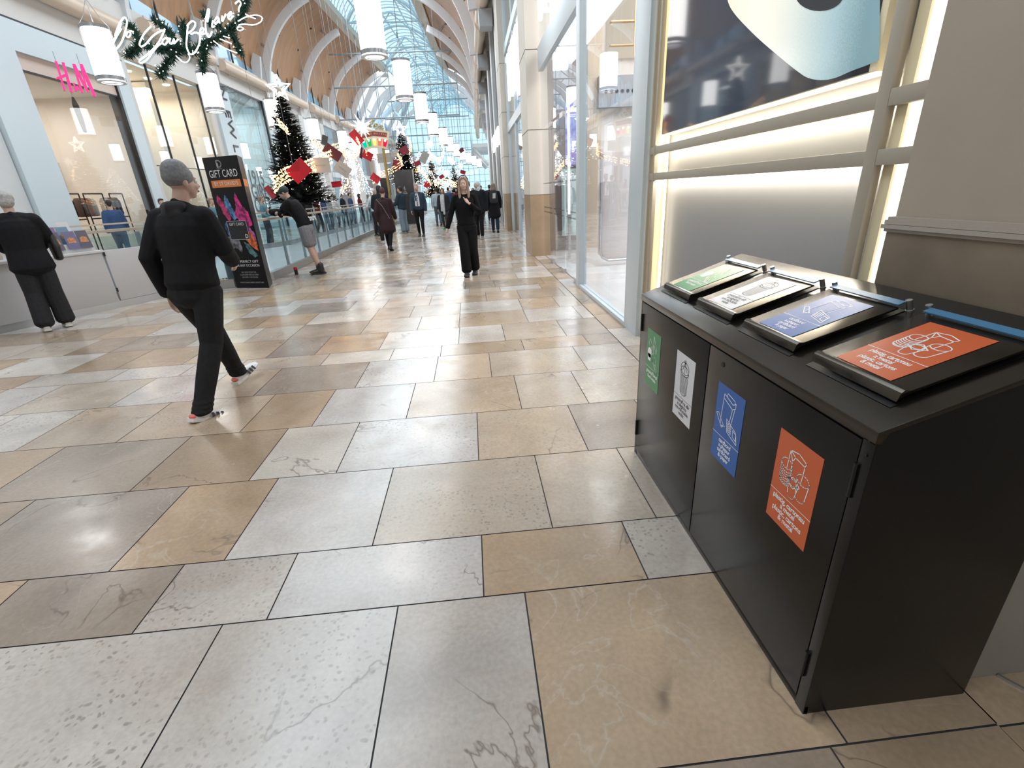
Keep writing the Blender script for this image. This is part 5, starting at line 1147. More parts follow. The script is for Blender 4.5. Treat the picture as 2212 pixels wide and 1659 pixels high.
def ex_patch(root, J, h, hp, A, B, up):
    mb = MB(); c = J['che'] - B * .135 * h + up * .03 * h; loft(mb, [(c + up * .10 * h, A * .07 * h, B * .03 * h), (c, A * .085 * h, B * .05 * h), (c - up * .12 * h, A * .085 * h, B * .05 * h)]); bp = fused(mb, 'backpack', mat('backpack_black', (.015, .015, .017), .7), root, .02, 2)
    mb = MB(); M_ = c - B * .062 * h + up * .0 * h; mb.add([M_ - A * .03 * h + A * .01 * h - up * .05 * h, M_ + A * .03 * h + A * .01 * h - up * .05 * h, M_ + A * .03 * h + A * .02 * h + up * .05 * h, M_ - A * .03 * h + A * .02 * h + up * .05 * h], [(0, 1, 2, 3)]); mb.build('patch', mat('patch_pale', (.5, .5, .52), .7), bp)
person('person in long black coat with backpack walking away beside the stone column', 1.70, (0.88, 18.3), -4, WALK_SMALL, top=((.010, .010, .013), 'coat', .30), legs=((.02, .03, .06), 'trousers'), hair=((.22, .17, .14), 'long'), extra=ex_patch)
person('person in pale denim jacket walking away beyond the man in the blue jacket', 1.72, (-1.55, 24.6), 10, WALK_SMALL, top=((.38, .48, .56), 'jacket', .50), legs=((.10, .13, .17), 'trousers'), hair=((.04, .03, .03), 'bun'), lod=2)
# small figures: farther down the walkway, across the opening and in the fashion shop
protos = [
 ('person', 1.75, ((.018, .02, .025), 'puffer', .45), ((.03, .035, .05), 'trousers'), ((.05, .035, .03), 'short'), 'black puffer jacket'),
 ('person', 1.65, ((.30, .33, .36), 'jacket', .48), ((.05, .06, .08), 'slim'), ((.20, .13, .08), 'long'), 'grey jacket and long hair'),
 ('person', 1.78, ((.05, .09, .20), 'jacket', .49), ((.10, .13, .18), 'trousers'), ((.03, .02, .02), 'short'), 'blue jacket'),
 ('person', 1.66, ((.58, .58, .57), 'coat', .36), ((.02, .02, .025), 'slim'), ((.10, .07, .05), 'long'), 'white coat'),
 ('person', 1.72, ((.16, .02, .03), 'hoodie', .49), ((.02, .02, .03), 'trousers'), ((.02, .02, .02), 'hood'), 'dark red hooded top'),
 ('person', 1.70, ((.10, .22, .28), 'tee', .49), ((.06, .07, .09), 'wide'), ((.26, .18, .12), 'bun'), 'teal top')]
built = {}
def small(k, x, y, rz, where):
    nm, h, tp, lg, hr, desc = protos[k]; lb = 'person in %s %s' % (desc, where)
    if k not in built: built[k] = person(lb, h, (x, y), rz, dict(wrL=(-.10, .13, .60), wrR=(.11, .10, .56)) if k % 2 else WALK_SMALL, top=tp, legs=lg, hair=hr, lod=2, hands=False, group='shoppers in the distance'); return
    c = copy_tree(built[k]); c.location.x, c.location.y = x, y; c.rotation_euler = (0, 0, math.radians(rz)); c['label'] = lb
for a in [(0, -1.75, 27.5, 4, 'far down the walkway, left of the scarf'), (4, -.62, 26.4, 170, 'walking up behind the woman in black'), (2, -1.2, 30, -10, 'just behind the person with the pale scarf'), (3, .25, 29.5, 175, 'far down the walkway beside the headscarf'), (1, -.1, 33, 185, 'farther down the middle of the walkway'),
          (0, 1.05, 26.0, 0, 'walking close to the dark shop front'), (2, .75, 31, 180, 'near the dark shop front, farther off'), (4, -1.8, 34, 0, 'at the far bend by the rail'), (5, -.6, 37, 180, 'at the far end of the walkway'), (0, .6, 38, 0, 'at the very end of the walkway'),
          (0, -9.3, 16.2, -120, 'behind the shop balustrade, leftmost of three'), (1, -8.75, 16.5, -110, 'behind the shop balustrade, middle of three'), (5, -8.2, 16.9, -90, 'behind the shop balustrade, beside the gift card column'),
          (5, -7.3, 18.6, -80, 'behind the far handrail beside the gift card column'), (3, -7.2, 22.2, -70, 'across the opening right of the big tree'), (0, -7.1, 23.0, -100, 'across the opening, dark figure right of the tree trunk'), (4, -7.0, 23.9, -90, 'across the opening in the middle of the queue'), (2, -6.95, 24.8, -80, 'across the opening under the small red sign'),
          (1, -6.95, 25.8, -100, 'across the opening right of the red sign'), (3, -6.9, 26.9, -90, 'across the opening, leaning'), (0, -6.85, 28.2, -70, 'across the opening near the pink pier'), (2, -6.8, 29.8, -90, 'across the opening in front of the pink pier'), (4, -6.7, 31.8, -90, 'across the opening, last before the white cap'), (1, -6.6, 34.0, -90, 'across the opening, hidden behind the white cap'),
          (0, -14.4, 17.7, 60, 'browsing inside the fashion shop'), (2, -10.4, 15.6, 30, 'in front of the fashion shop window')]: small(*a)
# ================================================================== OBJECTS AND CHRISTMAS DECORATIONS
rnd = random.Random(21)
def top_at(p):
    hw = abs(p.x - bend(p.y) - CX)
    if hw < 3.0: return 13.0
    k = 1 - math.cos(math.radians(72)); c = 1 - (6.75 - hw) / 3.55 * k; a = math.acos(max(.31, min(1, c)))
    return 7.35 + 5.6 * math.sin(a) / math.sin(math.radians(72))
m_warmdot = glow('fairy_warm', (1.0, 0.56, 0.22), 7.0); m_colddot = glow('fairy_white', (1.0, 0.95, 0.86), 8.0)
# ---- gift card column
c0, c1, c2 = atZ(512, 622), atZ(582, 622), atZ(592, 607)
u = (c1 - c0); wd = u.length; u.normalize(); bk = V((-u.y, u.x, 0)); ch = 0.14
TH = 2.19
t = thing('advertising_column', 'tall black gift card advertising column with orange band and colour burst', 'advertising column', tuple(c0))
bk2 = (c2 - c1).normalized(); poly = [c0, c1, c1 + bk2 * .10, c1 + bk2 * .55, c0 + bk2 * .55]
mb = MB(); mb.add([p for p in poly] + [p + V((0, 0, TH)) for p in poly], [(4, 3, 2, 1, 0), (5, 6, 7, 8, 9)] + [(i, (i + 1) % 5, 5 + (i + 1) % 5, 5 + i) for i in range(5)])
mb.build('column_body', mat('column_black', (0.006, 0.006, 0.008), 0.4, spec=.25), t, bevel=.006)
nf = -bk
def F(a, z): return c0 + u * (a * wd) + V((0, 0, z)) + nf * .004
mo = mat('band_orange', (0.66, 0.20, 0.05), 0.4); mt_ = mat('letter_white', (0.72, 0.72, 0.74), 0.5); mtg = mat('letter_grey_print', (0.36, 0.36, 0.38), 0.5)
mb = MB(); mb.quad(F(.09, 1.715), F(.93, 1.715), F(.93, 1.83), F(.09, 1.83)); mb.build('orange_band', mo, t)
mb = MB(); q = c1 + nf * 0 ; e1 = bk2 * .45; n1 = V((e1.y, -e1.x, 0)).normalized() * .004
mb.quad(c1 + V((0, 0, 1.715)) + n1, c1 + e1 + V((0, 0, 1.715)) + n1, c1 + e1 + V((0, 0, 1.83)) + n1, c1 + V((0, 0, 1.83)) + n1); mb.build('orange_band_side', mo, t)
mb = MB(); put_text(mb, 'GIFT CARD', F(.50, 1.925) + nf * .002, u, (0, 0, 1), .165, width=wd * .80); mb.build('heading', mt_, t)
mb = MB(); put_text(mb, "BY ST DAVID'S", F(.51, 1.772) + nf * .003, u, (0, 0, 1), .085, width=wd * .68); mb.build('heading_small', mt_, t)
mb = MB(); strokes(mb, [[(.40, .0), (.40, 1), (.60, 1)], arc(.6, .5, .32, .5, 90, -90, 10), [(.6, 0), (.52, 0), (.52, .55)]], F(.28, 2.03), u, V((0, 0, 1)), wd * .24, .10, .018); put_text(mb, 'St David\'s', F(.42, 2.005), u, (0, 0, 1), .028); mb.build('logo', mtg, t)
mb = MB()
for z, s_, k in ((.475, 'THE PERFECT GIFT', .050), (.405, 'FOR ANY OCCASION', .050)): put_text(mb, s_, F(.50, z), u, (0, 0, 1), .062, width=wd * .74)
mb.build('slogan', mt_, t)
mb = MB()
for z, s_, k in ((.285, 'BUY NOW FROM THE', .44), (.24, 'CUSTOMER SERVICE DESK', .56), (.195, 'ON LEVEL 2 OR ONLINE', .48)): put_text(mb, s_, F(.50, z), u, (0, 0, 1), .036, width=wd * k)
put_text(mb, 'WWW.STDAVIDSCARDIFF.COM/GIFTCARD', F(.52, .10), u, (0, 0, 1), .032, width=wd * .72); mb.build('small_print', mtg, t)
# colour burst printed on the front: rays of pigment with soft noise edges
bursts = [((.70, .05, .22), [(.10, 1.50), (.16, 1.62), (.26, 1.52), (.36, 1.38), (.40, 1.22), (.30, 1.14), (.20, 1.30)]), ((.10, .30, .62), [(.36, 1.60), (.42, 1.56), (.50, 1.40), (.60, 1.24), (.46, 1.16), (.38, 1.30), (.30, 1.44)]),
          ((.74, .04, .30), [(.62, 1.50), (.68, 1.62), (.78, 1.44), (.92, 1.30), (.97, 1.10), (.80, 1.02), (.62, 1.14), (.54, 1.26), (.60, 1.38)]), ((.55, .12, .42), [(.60, 1.18), (.80, 1.10), (.96, .98), (.97, .80), (.78, .84), (.62, 1.00)]),
          ((.78, .16, .05), [(.70, 1.00), (.86, .96), (.97, .84), (.96, .66), (.84, .70), (.72, .80), (.64, .90)]), ((.10, .26, .30), [(.60, .82), (.72, .78), (.84, .66), (.92, .56), (.78, .55), (.66, .64)]), ((.22, .22, .26), [(.16, .92), (.42, .92), (.52, .74), (.46, .62), (.34, .70), (.22, .72)]), ((.06, .12, .42), [(.18, 1.16), (.30, 1.10), (.30, .90), (.22, .92), (.14, 1.04)])]
for k, (c_, P_) in enumerate(bursts):
    mbp = bpy.data.materials.new('pigment_%d' % k); mbp.use_nodes = True; N, L = nodes(mbp); b_ = N['Principled BSDF']; nz = N.new('ShaderNodeTexNoise'); nz.inputs['Scale'].default_value = 14; nz.inputs['Detail'].default_value = 6; tc = N.new('ShaderNodeTexCoord'); L.new(tc.outputs['Object'], nz.inputs[0])
    rp = N.new('ShaderNodeValToRGB'); rp.color_ramp.elements[0].position = .38; rp.color_ramp.elements[0].color = (*[q * .18 for q in c_], 1); rp.color_ramp.elements[1].position = .62; rp.color_ramp.elements[1].color = (*c_, 1); L.new(nz.outputs[0], rp.inputs[0]); L.new(rp.outputs[0], b_.inputs['Base Color']); b_.inputs['Roughness'].default_value = .35
    # jagged outline
    J_ = []
    for i in range(len(P_)):
        a, b = P_[i], P_[(i + 1) % len(P_)]
        for s_ in range(4): f = s_ / 4; J_.append((a[0] + (b[0] - a[0]) * f + rnd.uniform(-.018, .018), a[1] + (b[1] - a[1]) * f + rnd.uniform(-.016, .016)))
    cx, cy = sum(p[0] for p in J_) / len(J_), sum(p[1] for p in J_) / len(J_)
    mb = MB(); z_ = nf * (.0006 * k); mb.add([F(cx, cy) + z_] + [F(*p) + z_ for p in J_], [(0, 1 + i, 1 + (i + 1) % len(J_)) for i in range(len(J_))]); mb.build('colour_burst', mbp, t)
mb = MB(); z_ = nf * .007; mb.quad(F(.24, .86) + z_, F(.80, .86) + z_, F(.80, 1.17) + z_, F(.24, 1.17) + z_); card = mb.build('printed_card', mat('card_black', (.014, .014, .02), .3), t)
mb = MB(); z_ = nf * .009; put_text(mb, 'GIFT CARD', F(.51, 1.115) + z_, u, (0, 0, 1), .07, width=wd * .42); put_text(mb, 'D', F(.73, .91) + z_, u, (0, 0, 1), .09, bold=.02); strokes(mb, [[(0, 0), (1, 0), (1, 1), (0, 1), (0, 0)]], F(.24, .86) + z_, u, V((0, 0, 1)), wd * .56, .31, .005); mb.build('card_lettering', mt_, card)
# ---- leaflet counter
d0, d1 = atZ(385, 638), V((-7.4, 4.45, 0)); dd = (d1 - d0).normalized(); dn = V((dd.y, -dd.x, 0))
if dn.dot(V((0, 0, 0)) - d0) < 0: dn = -dn
t = thing('leaflet_counter', 'long white counter with steel skirting in front of the balustrade', 'counter', tuple(d0)); Lc = (d1 - d0).length
def D(a, b, z): return d0 + dd * a - dn * b + V((0, 0, z))
def dbox(mb, a0, a1, b0, b1, z0, z1):
    vs = [D(a, b, z) for z in (z0, z1) for a, b in ((a0, b0), (a1, b0), (a1, b1), (a0, b1))]; mb.add(vs, [(0, 3, 2, 1), (4, 5, 6, 7), (0, 1, 5, 4), (1, 2, 6, 5), (2, 3, 7, 6), (3, 0, 4, 7)])
m_cnt = mat('counter_white', (0.56, 0.56, 0.58), 0.35)
mb = MB(); dbox(mb, 0.92, Lc, .03, .50, .10, .86); mb.build('front', m_cnt, t, bevel=.004)
mb = MB(); dbox(mb, 0.90, Lc, 0, .52, .86, .895); mb.build('top', mat('counter_top', (.66, .66, .68), .25), t, bevel=.004)
mb = MB(); dbox(mb, 0.0, Lc, .04, .48, 0, .105); mb.build('skirting', m_steel, t)
mb = MB(); dbox(mb, 0.0, 0.89, .03, .08, .11, .88); mb.build('gate_panel', m_cnt, t, bevel=.004)
mb = MB(); mb.sweep([D(.9, .02, .25), D(.9, .02, .31)], .014, 8); mb.sweep([D(.9, .02, .80), D(.9, .02, .86)], .014, 8); mb.build('gate_hinge', mat('hinge_dark', (.03, .03, .03), .4), t)
s_ = thing('leaflet_rack', 'clear sloping rack full of leaflets on the white counter', 'leaflet rack', tuple(D(1.3, .25, .895)))
mb = MB()
for k, b in enumerate((.10, .22, .34)): dbox(mb, .95, 1.62, b, b + .012, .895, 1.02 + k * .09)
mb.build('rack_steps', mat('rack_clear', (.62, .64, .66), .2), s_)
lf = [((.06, .05, .09), .98, .08, 'dark leaflet with an orange picture, right end of the rack'), ((.10, .09, .22), 1.14, .08, 'blue leaflet beside the dark one in the front row'), ((.12, .22, .34), 1.14, .20, 'pale blue leaflet in the middle row of the rack'), ((.07, .05, .10), 1.34, .08, 'dark purple leaflet with an orange picture, left in the front row'), ((.20, .10, .30), 1.30, .20, 'purple leaflet in the middle row of the rack'), ((.62, .62, .62), 1.05, .32, 'white leaflet in the back row of the rack'), ((.6, .6, .62), 1.38, .32, 'white leaflet at the left of the back row')]
for c_, a, b, lb in lf:
    l_ = thing('leaflet', lb, 'leaflet', tuple(D(a, b, .9)), 'leaflets in the rack'); z0 = .90 + b * .55
    mb = MB(); vs = [D(a, b - .012, z0), D(a + .15, b - .012, z0), D(a + .15, b + .045, z0 + .25), D(a, b + .045, z0 + .25)]; th = dn * .004; mb.add(vs + [v + th for v in vs], [(0, 1, 2, 3), (7, 6, 5, 4), (0, 4, 5, 1), (1, 5, 6, 2), (2, 6, 7, 3), (3, 7, 4, 0)]); mb.build('cover', mat('leaflet_%d' % int(a * 100 + b * 1000), c_, .35), l_)
    if c_[0] < .2:
        def lp(i, j): return D(a + .02 + .11 * i, b - .012 + .057 * j, z0 + .25 * j) + dn * .006
        mb = MB(); mb.add([lp(0, .35), lp(1, .35), lp(.9, .6), lp(.55, .68), lp(.1, .62)], [(0, 1, 2, 3, 4)]); mb.build('picture', mat('leaflet_picture', (.50, .20, .07), .4, noise=.5, nscale=40), l_)
k_ = thing('promotional_board', 'cream and red rounded promotional board standing on the counter', 'board', tuple(D(2.0, .25, .895)))
mb = MB(); dbox(mb, 1.72, 2.10, .18, .21, .895, 1.40); mb.build('board', mat('board_cream', (.55, .47, .38), .45, noise=.25, nscale=9), k_, bevel=.012)
mb = MB(); dbox(mb, 1.722, 2.098, .172, .18, 1.02, 1.24); mb.build('red_band', mat('board_red', (.34, .012, .02), .4), k_)
mb = MB(); mb.add([D(1.78, .168, .91), D(1.98, .168, .91), D(1.96, .168, 1.0), D(1.90, .168, 1.05), D(1.82, .168, 1.02)], [(0, 1, 2, 3, 4)]); mb.build('printed_silhouette', mat('board_dark', (.07, .06, .06), .5), k_)
k_ = thing('card_reader', 'small white card reader on a stalk at the counter edge', 'card reader', tuple(D(2.05, .1, .895)))
mb = MB(); mb.sweep([D(2.05, .08, .895), D(2.04, .08, .95), D(2.07, .07, 1.06)], .016, 8); mb.build('stalk', m_white, k_, smooth=True); mb = MB(); mb.lathe([(0, 0), (.07, 0), (.07, .012), (0, .014)], D(2.05, .08, .895), 18); mb.build('base', m_white, k_)
mb = MB(); dbox(mb, 2.02, 2.14, .05, .075, 1.04, 1.15); mb.build('head', m_white, k_, bevel=.008)
# ---- drinks cup on the floor by the rail
p = atZ(641, 593); t = thing('drinks_can', 'small black can with a red top standing on the floor by the balustrade', 'can', tuple(p))
mb = MB(); mb.lathe([(0, 0), (.034, 0), (.036, .01), (.036, .10)], p, 16); mb.build('body', mat('cup_black', (.02, .02, .02), .3), t, smooth=True); mb = MB(); mb.lathe([(.037, .10), (.039, .12), (.034, .155), (0, .157)], p, 16); mb.build('lid', mat('cup_red', (.5, .03, .03), .35), t, smooth=True)
# ---- pink shop sign
t = thing('shop_sign', 'pink illuminated letters H and M hanging in the shop window', 'shop sign', (-11.6, 18.0, 5.0))
hb = atX(133, 197, XL + .45); hu = V((.80, .60, 0))
def hm(p): return hb + hu * (p[0] * .70) + V((0, 0, p[1] * .72 + .02))
mpk = glow('sign_pink', (1.0, 0.05, 0.24), 1.6); mpd = mat('sign_pink_side', (.45, .02, .10), .4)
def sl3(name, polys):
    mb = MB()
    for P_ in polys:
        n = len(P_); a = [hm(q) for q in P_]; b = [v + V((-.05, .066, 0)) for v in a]
        mb.use(mpk).add(a, [tuple(range(n))]); mb.use(mpd).add(a + b, [tuple(range(n, 2 * n))[::-1]] + [(i, n + i, n + (i + 1) % n, (i + 1) % n) for i in range(n)])
    mb.build(name, None, t)
sl3('letter_h', [[(.06, 0), (.14, 0), (.17, .45), (.30, .52), (.26, .0), (.36, -.06), (.42, 1.0), (.33, 1.0), (.31, .60), (.175, .54), (.20, 1.02), (.12, 1.02), (.11, .50), (0, .46), (-.04, .38), (.10, .42)]])
sl3('ampersand', [[(.44, .02), (.50, .0), (.56, .08), (.60, .04), (.62, .08), (.58, .14), (.60, .20), (.56, .20), (.54, .17), (.50, .22), (.53, .28), (.50, .32), (.46, .28), (.48, .20), (.43, .10)]])
sl3('letter_m', [[(.62, -.04), (.70, -.04), (.72, .62), (.82, -.02), (.88, .0), (.92, .62), (.98, -.12), (1.10, -.16), (1.0, 1.0), (.90, 1.0), (.85, .34), (.76, .98), (.66, .98)]])
for q_ in (.16, .9): mb = MB(); mb.sweep([hm((q_, 1.0)), hm((q_, 1.0)) + V((0, 0, .25))], .008, 5); mb.build('hanging_wire', m_ring, t)
# mannequin figure print and racks in that shop
t = thing('hanging_coat', 'long slim dark coat hanging in the upper part of the shop window', 'coat', (-12.3, 18.8, 3.9)); mb = MB(); loft(mb, [(V((-12.6, 18.95, 4.95)), V((0, .04, 0)), V((.03, 0, 0))), (V((-12.6, 18.95, 4.75)), V((0, .13, 0)), V((.05, 0, 0))), (V((-12.6, 18.97, 4.3)), V((0, .12, 0)), V((.05, 0, 0))), (V((-12.6, 18.97, 3.95)), V((0, .07, 0)), V((.04, 0, 0)))]); mb.build('coat_body', mat('coat_brown', (.05, .03, .02), .7), t, smooth=True)
mb = MB(); mb.sweep([(-12.6, 18.95, 5.0), (-12.6, 18.95, 5.2)], .006, 5); mb.build('hanger', m_black, t)
for i, (y, z, hh_, ww) in enumerate(((16.15, .15, 1.95, .75), (17.35, .15, 2.0, .8), (18.35, .15, 2.05, .9), (19.6, .15, 2.1, .7))):
    t = thing('garment_rack', ('first', 'second', 'third', 'fourth')[i] + ' black framed garment rack from the left in the fashion shop', 'clothes rack', (-12.9, y, 0)); X_ = -12.95
    for zz in (1.25, 2.05): mb = MB(); mb.sweep([(X_, y, zz), (X_, y + ww, zz)], .022, 6); mb.build('rail', m_black, t)
    for yy in (y, y + ww): mb = MB(); mb.sweep([(X_, yy, 0), (X_, yy, 2.05)], .022, 6); mb.build('upright', m_black, t)
    for k in range(5):
        c_ = rnd.choice([(.30, .10, .05), (.03, .02, .02), (.5, .45, .4), (.12, .07, .05), (.35, .30, .26)]); yy = y + .1 + k * .13; g_ = MB(); loft(g_, [(V((X_ - .3, yy, 1.92)), V((.12, 0, 0)), V((0, .02, 0))), (V((X_ - .3, yy, 1.8)), V((.2, 0, 0)), V((0, .045, 0))), (V((X_ - .3, yy, 1.35)), V((.2, 0, 0)), V((0, .05, 0)))], 8)
        tag(g_.build('hanging_garment', mat('garment_%d' % int(c_[0] * 100), c_, .8), smooth=True), 'folded or hanging garment on a rack in the fashion shop', 'clothing', 'garments in the fashion shop')
for k in range(6):
    x, y, z = -13.6 + rnd.uniform(-1, 1), 16.2 + k * .65, 2.36; t = thing('track_spotlight', 'small bright track spotlight under the gallery of the fashion shop', 'spotlight', (x, y, z), 'spotlights in the fashion shop'); mb = MB(); mb.sweep([(x - 1.8, y, z + .08), (x - 1.8, y + .05, z - .05)], .05, 10); mb.build('head', glow('spot_white', (1, .93, .82), 9), t); mb = MB(); mb.sweep([(x - 1.8, y, z + .18), (x - 1.8, y, z + .08)], .015, 6); mb.build('stem', m_white, t)
# ---- Christmas trees
m_fir = mat('fir_needles', (0.014, 0.020, 0.016), 0.85); m_bark = mat('bark', (0.035, 0.022, 0.015), 0.9)
def spray(mb, o, d, l, w_, up_):
    """a flat twig with needles both sides"""
    d = d.normalized(); s = d.cross(up_).normalized(); n = 5
    for i in range(n):
        p = o + d * l * i / n; q = w_ * (1 - .6 * i / n)
        for sg in (-1, 1):
            e = p + (s * sg * q + d * q * .8) + up_ * rnd.uniform(-.2, .2) * q; mb.add([p - d * .16 * q, e, p + d * .42 * q], [(0, 1, 2)])
    mb.add([o + d * l * .5 - s * w_ * .25, o + d * l * 1.15, o + d * l * .5 + s * w_ * .25], [(0, 1, 2)])
def xmas_tree(base, h, r, z0, label, dens=1.0, lights=260, warm=.1, star=.34):
    t = thing('christmas_tree', label, 'Christmas tree', tuple(base)); B_ = V(base)
    mb = MB(); mb.sweep([B_, B_ + V((0, 0, h * .9))], [.075 * h / 4, .01], 8); mb.build('trunk', m_bark, t)
    mb = MB(); z = z0; prof = lambda f: r * (1 - f) ** .85 * (.92 + .16 * math.sin(f * 26)) + .03
    nl = int(26 * dens * (h - z0) / 3) + 6; tips = []
    for k in range(nl):
        f = k / nl; rr = prof(f); zz = z0 + (h - z0) * f; nb = max(6, int((34 * (1 - f) + 7) * dens ** .5)); a0 = rnd.random() * 6
        for j in range(nb):
            a = a0 + 2 * PI * j / nb + rnd.uniform(-.1, .1); R_ = rr * rnd.uniform(.72, 1.12); dirn = V((math.cos(a), math.sin(a), rnd.uniform(-.12, .28)))
            o = B_ + V((0, 0, zz + rnd.uniform(-.05, .05))); tip = o + dirn * R_; dp = -.10 * R_; tip.z += dp
            for s_ in (.30, .52, .72, .88):
                spray(mb, o.lerp(tip, s_), (dirn + V((rnd.uniform(-.5, .5), rnd.uniform(-.5, .5), rnd.uniform(-.25, .35)))), (.10 + .16 * (1 - f)) * r / .9, (.07 + .05 * (1 - f)) * r / .9, V((0, 0, 1)))
            mb.add([o + V((0, 0, .012)), tip, o - V((0, 0, .012))], [(0, 1, 2)]); tips.append((o, tip))
    mb.build('foliage', m_fir, t)
    for nm, frac, mm in (('fairy_lights', 1 - warm, m_colddot), ('fairy_lights', warm, m_warmdot)):
        mb = MB()
        for _ in range(int(lights * frac)):
            o, tp = rnd.choice(tips); q = o.lerp(tp, rnd.uniform(.85, 1.04)); mb.octa(q + V((0, 0, .02)), .0085 * max(1, B_.y / 16))
        if mb.v: q = mb.build(nm, mm, t); q['kind'] = 'stuff'
    if star:
        top = B_ + V((0, 0, h + star * .45)); mb = MB(); P_ = []
        for k in range(11): a = PI / 2 + k * PI / 5; R_ = star if k % 2 == 0 else star * .42; P_.append(top + V((R_ * math.cos(a), 0, R_ * math.sin(a))))
        mb.sweep(P_, star * .085, 6); mb.sweep([top + (q - top) * .55 for q in P_], star * .05, 5); mb.build('star', glow('star_white', (1, .97, .9), 6), t)
    return t
xmas_tree((-5.10, 16.0, -.3), 4.55, .92, 1.75, 'largest Christmas tree, dark with white lights and star, rising through the opening', 1.25, 420)
mb = MB(); mb.lathe([(0, -4.99), (.8, -4.99), (.9, -4.2), (0, -4.2)], (-5.1, 16, 0), 20); tag(mb.build('tree_planter', mat('gold_planter', (.45, .36, .12), .3, .8)), 'gold tub of the biggest tree on the level below', 'planter'); mb = MB(); mb.sweep([(-5.1, 16, -4.2), (-5.1, 16, -.3)], .09, 8); tag(mb.build('tree_stand', m_bark), 'bare lower trunk of the biggest tree', 'tree trunk')
xmas_tree((-3.50, 30.0, 0.0), 4.66, .95, 2.2, 'second Christmas tree, slimmer, standing behind the black display block', 1.0, 330, star=.40)
xmas_tree((-2.75, 41.0, 0.0), 3.9, .95, 1.3, 'small third Christmas tree with golden lights down the walkway', .8, 300, .55, star=.25)
xmas_tree((-1.2, 48.0, 0.0), 3.9, .95, 1.0, 'fourth Christmas tree far down the walkway', .7, 160, .3, star=.25)
# black display block, gold post, screen totem
t = thing('display_block', 'tall black display block with a small printed emblem under the second tree', 'display block', (-3.3, 27.5, 0)); p0, p1 = atY(849, 368, 27.5), atY(889, 364, 27.5)
mb = MB(); mb.box((p0.x, 27.5, 0), (p1.x, 28.3, p0.z)); mb.build('block', mat('block_dark', (.035, .032, .035), .3), t, bevel=.01); mb = MB(); strokes(mb, [[(.5, .6), (.5, .9), (.45, .7), (.55, .7)], [(.4, .45), (.6, .45), (.55, .55), (.45, .55), (.4, .45)]], V((p0.x, 27.49, p0.z * .42)), V((1, 0, 0)), V((0, 0, 1)), p1.x - p0.x, .9, .03); mb.build('emblem', mtg, t)
t = thing('information_screen', 'black screen on a stand behind the group at the rail', 'screen', (-3.5, 23, 0)); p0, p1 = atY(820, 385, 23), atY(842, 395, 23); mb = MB(); mb.box((p0.x, 23, p1.z - .5), (p1.x, 23.08, p0.z)); mb.build('panel', m_black, t, bevel=.01); mb = MB(); mb.box(((p0.x + p1.x) / 2 - .06, 23.02, 0), ((p0.x + p1.x) / 2 + .06, 23.07, p1.z - .5)); mb.build('stand', m_black, t)
t = thing('gauge_post', 'tall slim gold post under the colourful gauge sign', 'post', (-4.6, 21.6, 0)); q = atY(826, 306, 22.0)
mb = MB(); mb.sweep([(q.x, 22.0, -2), (q.x, 22.0, q.z)], .055, 12); mb.build('pole', mat('gold_paint', (.42, .30, .10), .3, .7), t, smooth=True)
# ---- colourful gauge sign with a gold crest
GY = 21.8
def G(px, py, dy=0): return atY(px, py, GY + dy)
t = thing('gauge_sign', 'arched cream sign with five coloured lamps from green to red and a gold crest', 'sign', tuple(G(810, 290))); gc = G(822, 395); R1 = (G(822, 300) - gc).length; 
def ga(a, r, dy=0): return gc + V((r * math.sin(a), dy, r * math.cos(a)))
A0, A1 = -.34, .34
sc_g = R1
mb = MB(); n = 14; P_ = [ga(A0 + (A1 - A0) * k / n, sc_g * .80) for k in range(n + 1)] + [ga(A1 - (A1 - A0) * k / n, sc_g * 1.20) for k in range(n + 1)]
mb.add(P_ + [q + V((0, .14, 0)) for q in P_], [tuple(range(len(P_))), tuple(range(len(P_), 2 * len(P_)))[::-1]] + [(i, len(P_) + i, len(P_) + (i + 1) % len(P_), (i + 1) % len(P_)) for i in range(len(P_))]); mb.build('board', mat('gauge_cream', (.52, .46, .33), .5, emit=(1, .9, .7), es=.18), t)
for k, c_ in enumerate(((.0, .55, .38), (.02, .45, .10), (.85, .75, .18), (.85, .16, .10), (.75, .01, .06))):
    a = A0 + (A1 - A0) * (k + .5) / 5; w_ = (A1 - A0) / 5 * .40; mb = MB(); mb.add([ga(a - w_ * .75, sc_g * .845, -.02), ga(a + w_ * .75, sc_g * .845, -.02), ga(a + w_, sc_g * 1.0, -.02), ga(a - w_, sc_g * 1.0, -.02)], [(0, 1, 2, 3)]); mb.build('coloured_panel', glow('gauge_%d' % k, c_, 1.3), t)
    mb = MB(); mb.ball(ga(a, sc_g * .975, -.05), (.04, .03, .04), 10); mb.build('bulb', glow('gauge_bulb', (1, 1, .95), 6), t)
mb = MB(); mb.add([ga(A0 * .85, sc_g * 1.06, -.02), ga(0, sc_g * 1.06, -.02), ga(A1 * .85, sc_g * 1.06, -.02), ga(A1 * .85, sc_g * 1.16, -.02), ga(0, sc_g * 1.16, -.02), ga(A0 * .85, sc_g * 1.16, -.02)], [(0, 1, 4, 5), (1, 2, 3, 4)]); mb.build('red_title_band', mat('title_red', (.28, .04, .035), .5), t)
mb = MB()
for k, chs in enumerate('DO YOU BELIEVE'): a = A0 * .78 + (A1 - A0) * .78 * k / 13; put_text(mb, chs, ga(a, sc_g * 1.11, -.03), (math.cos(a), 0, -math.sin(a)), (math.sin(a), 0, math.cos(a)), .085, bold=.01) if chs != ' ' else None
mb.build('title_lettering', mat('title_gold', (.62, .50, .28), .4), t)
mb = MB()
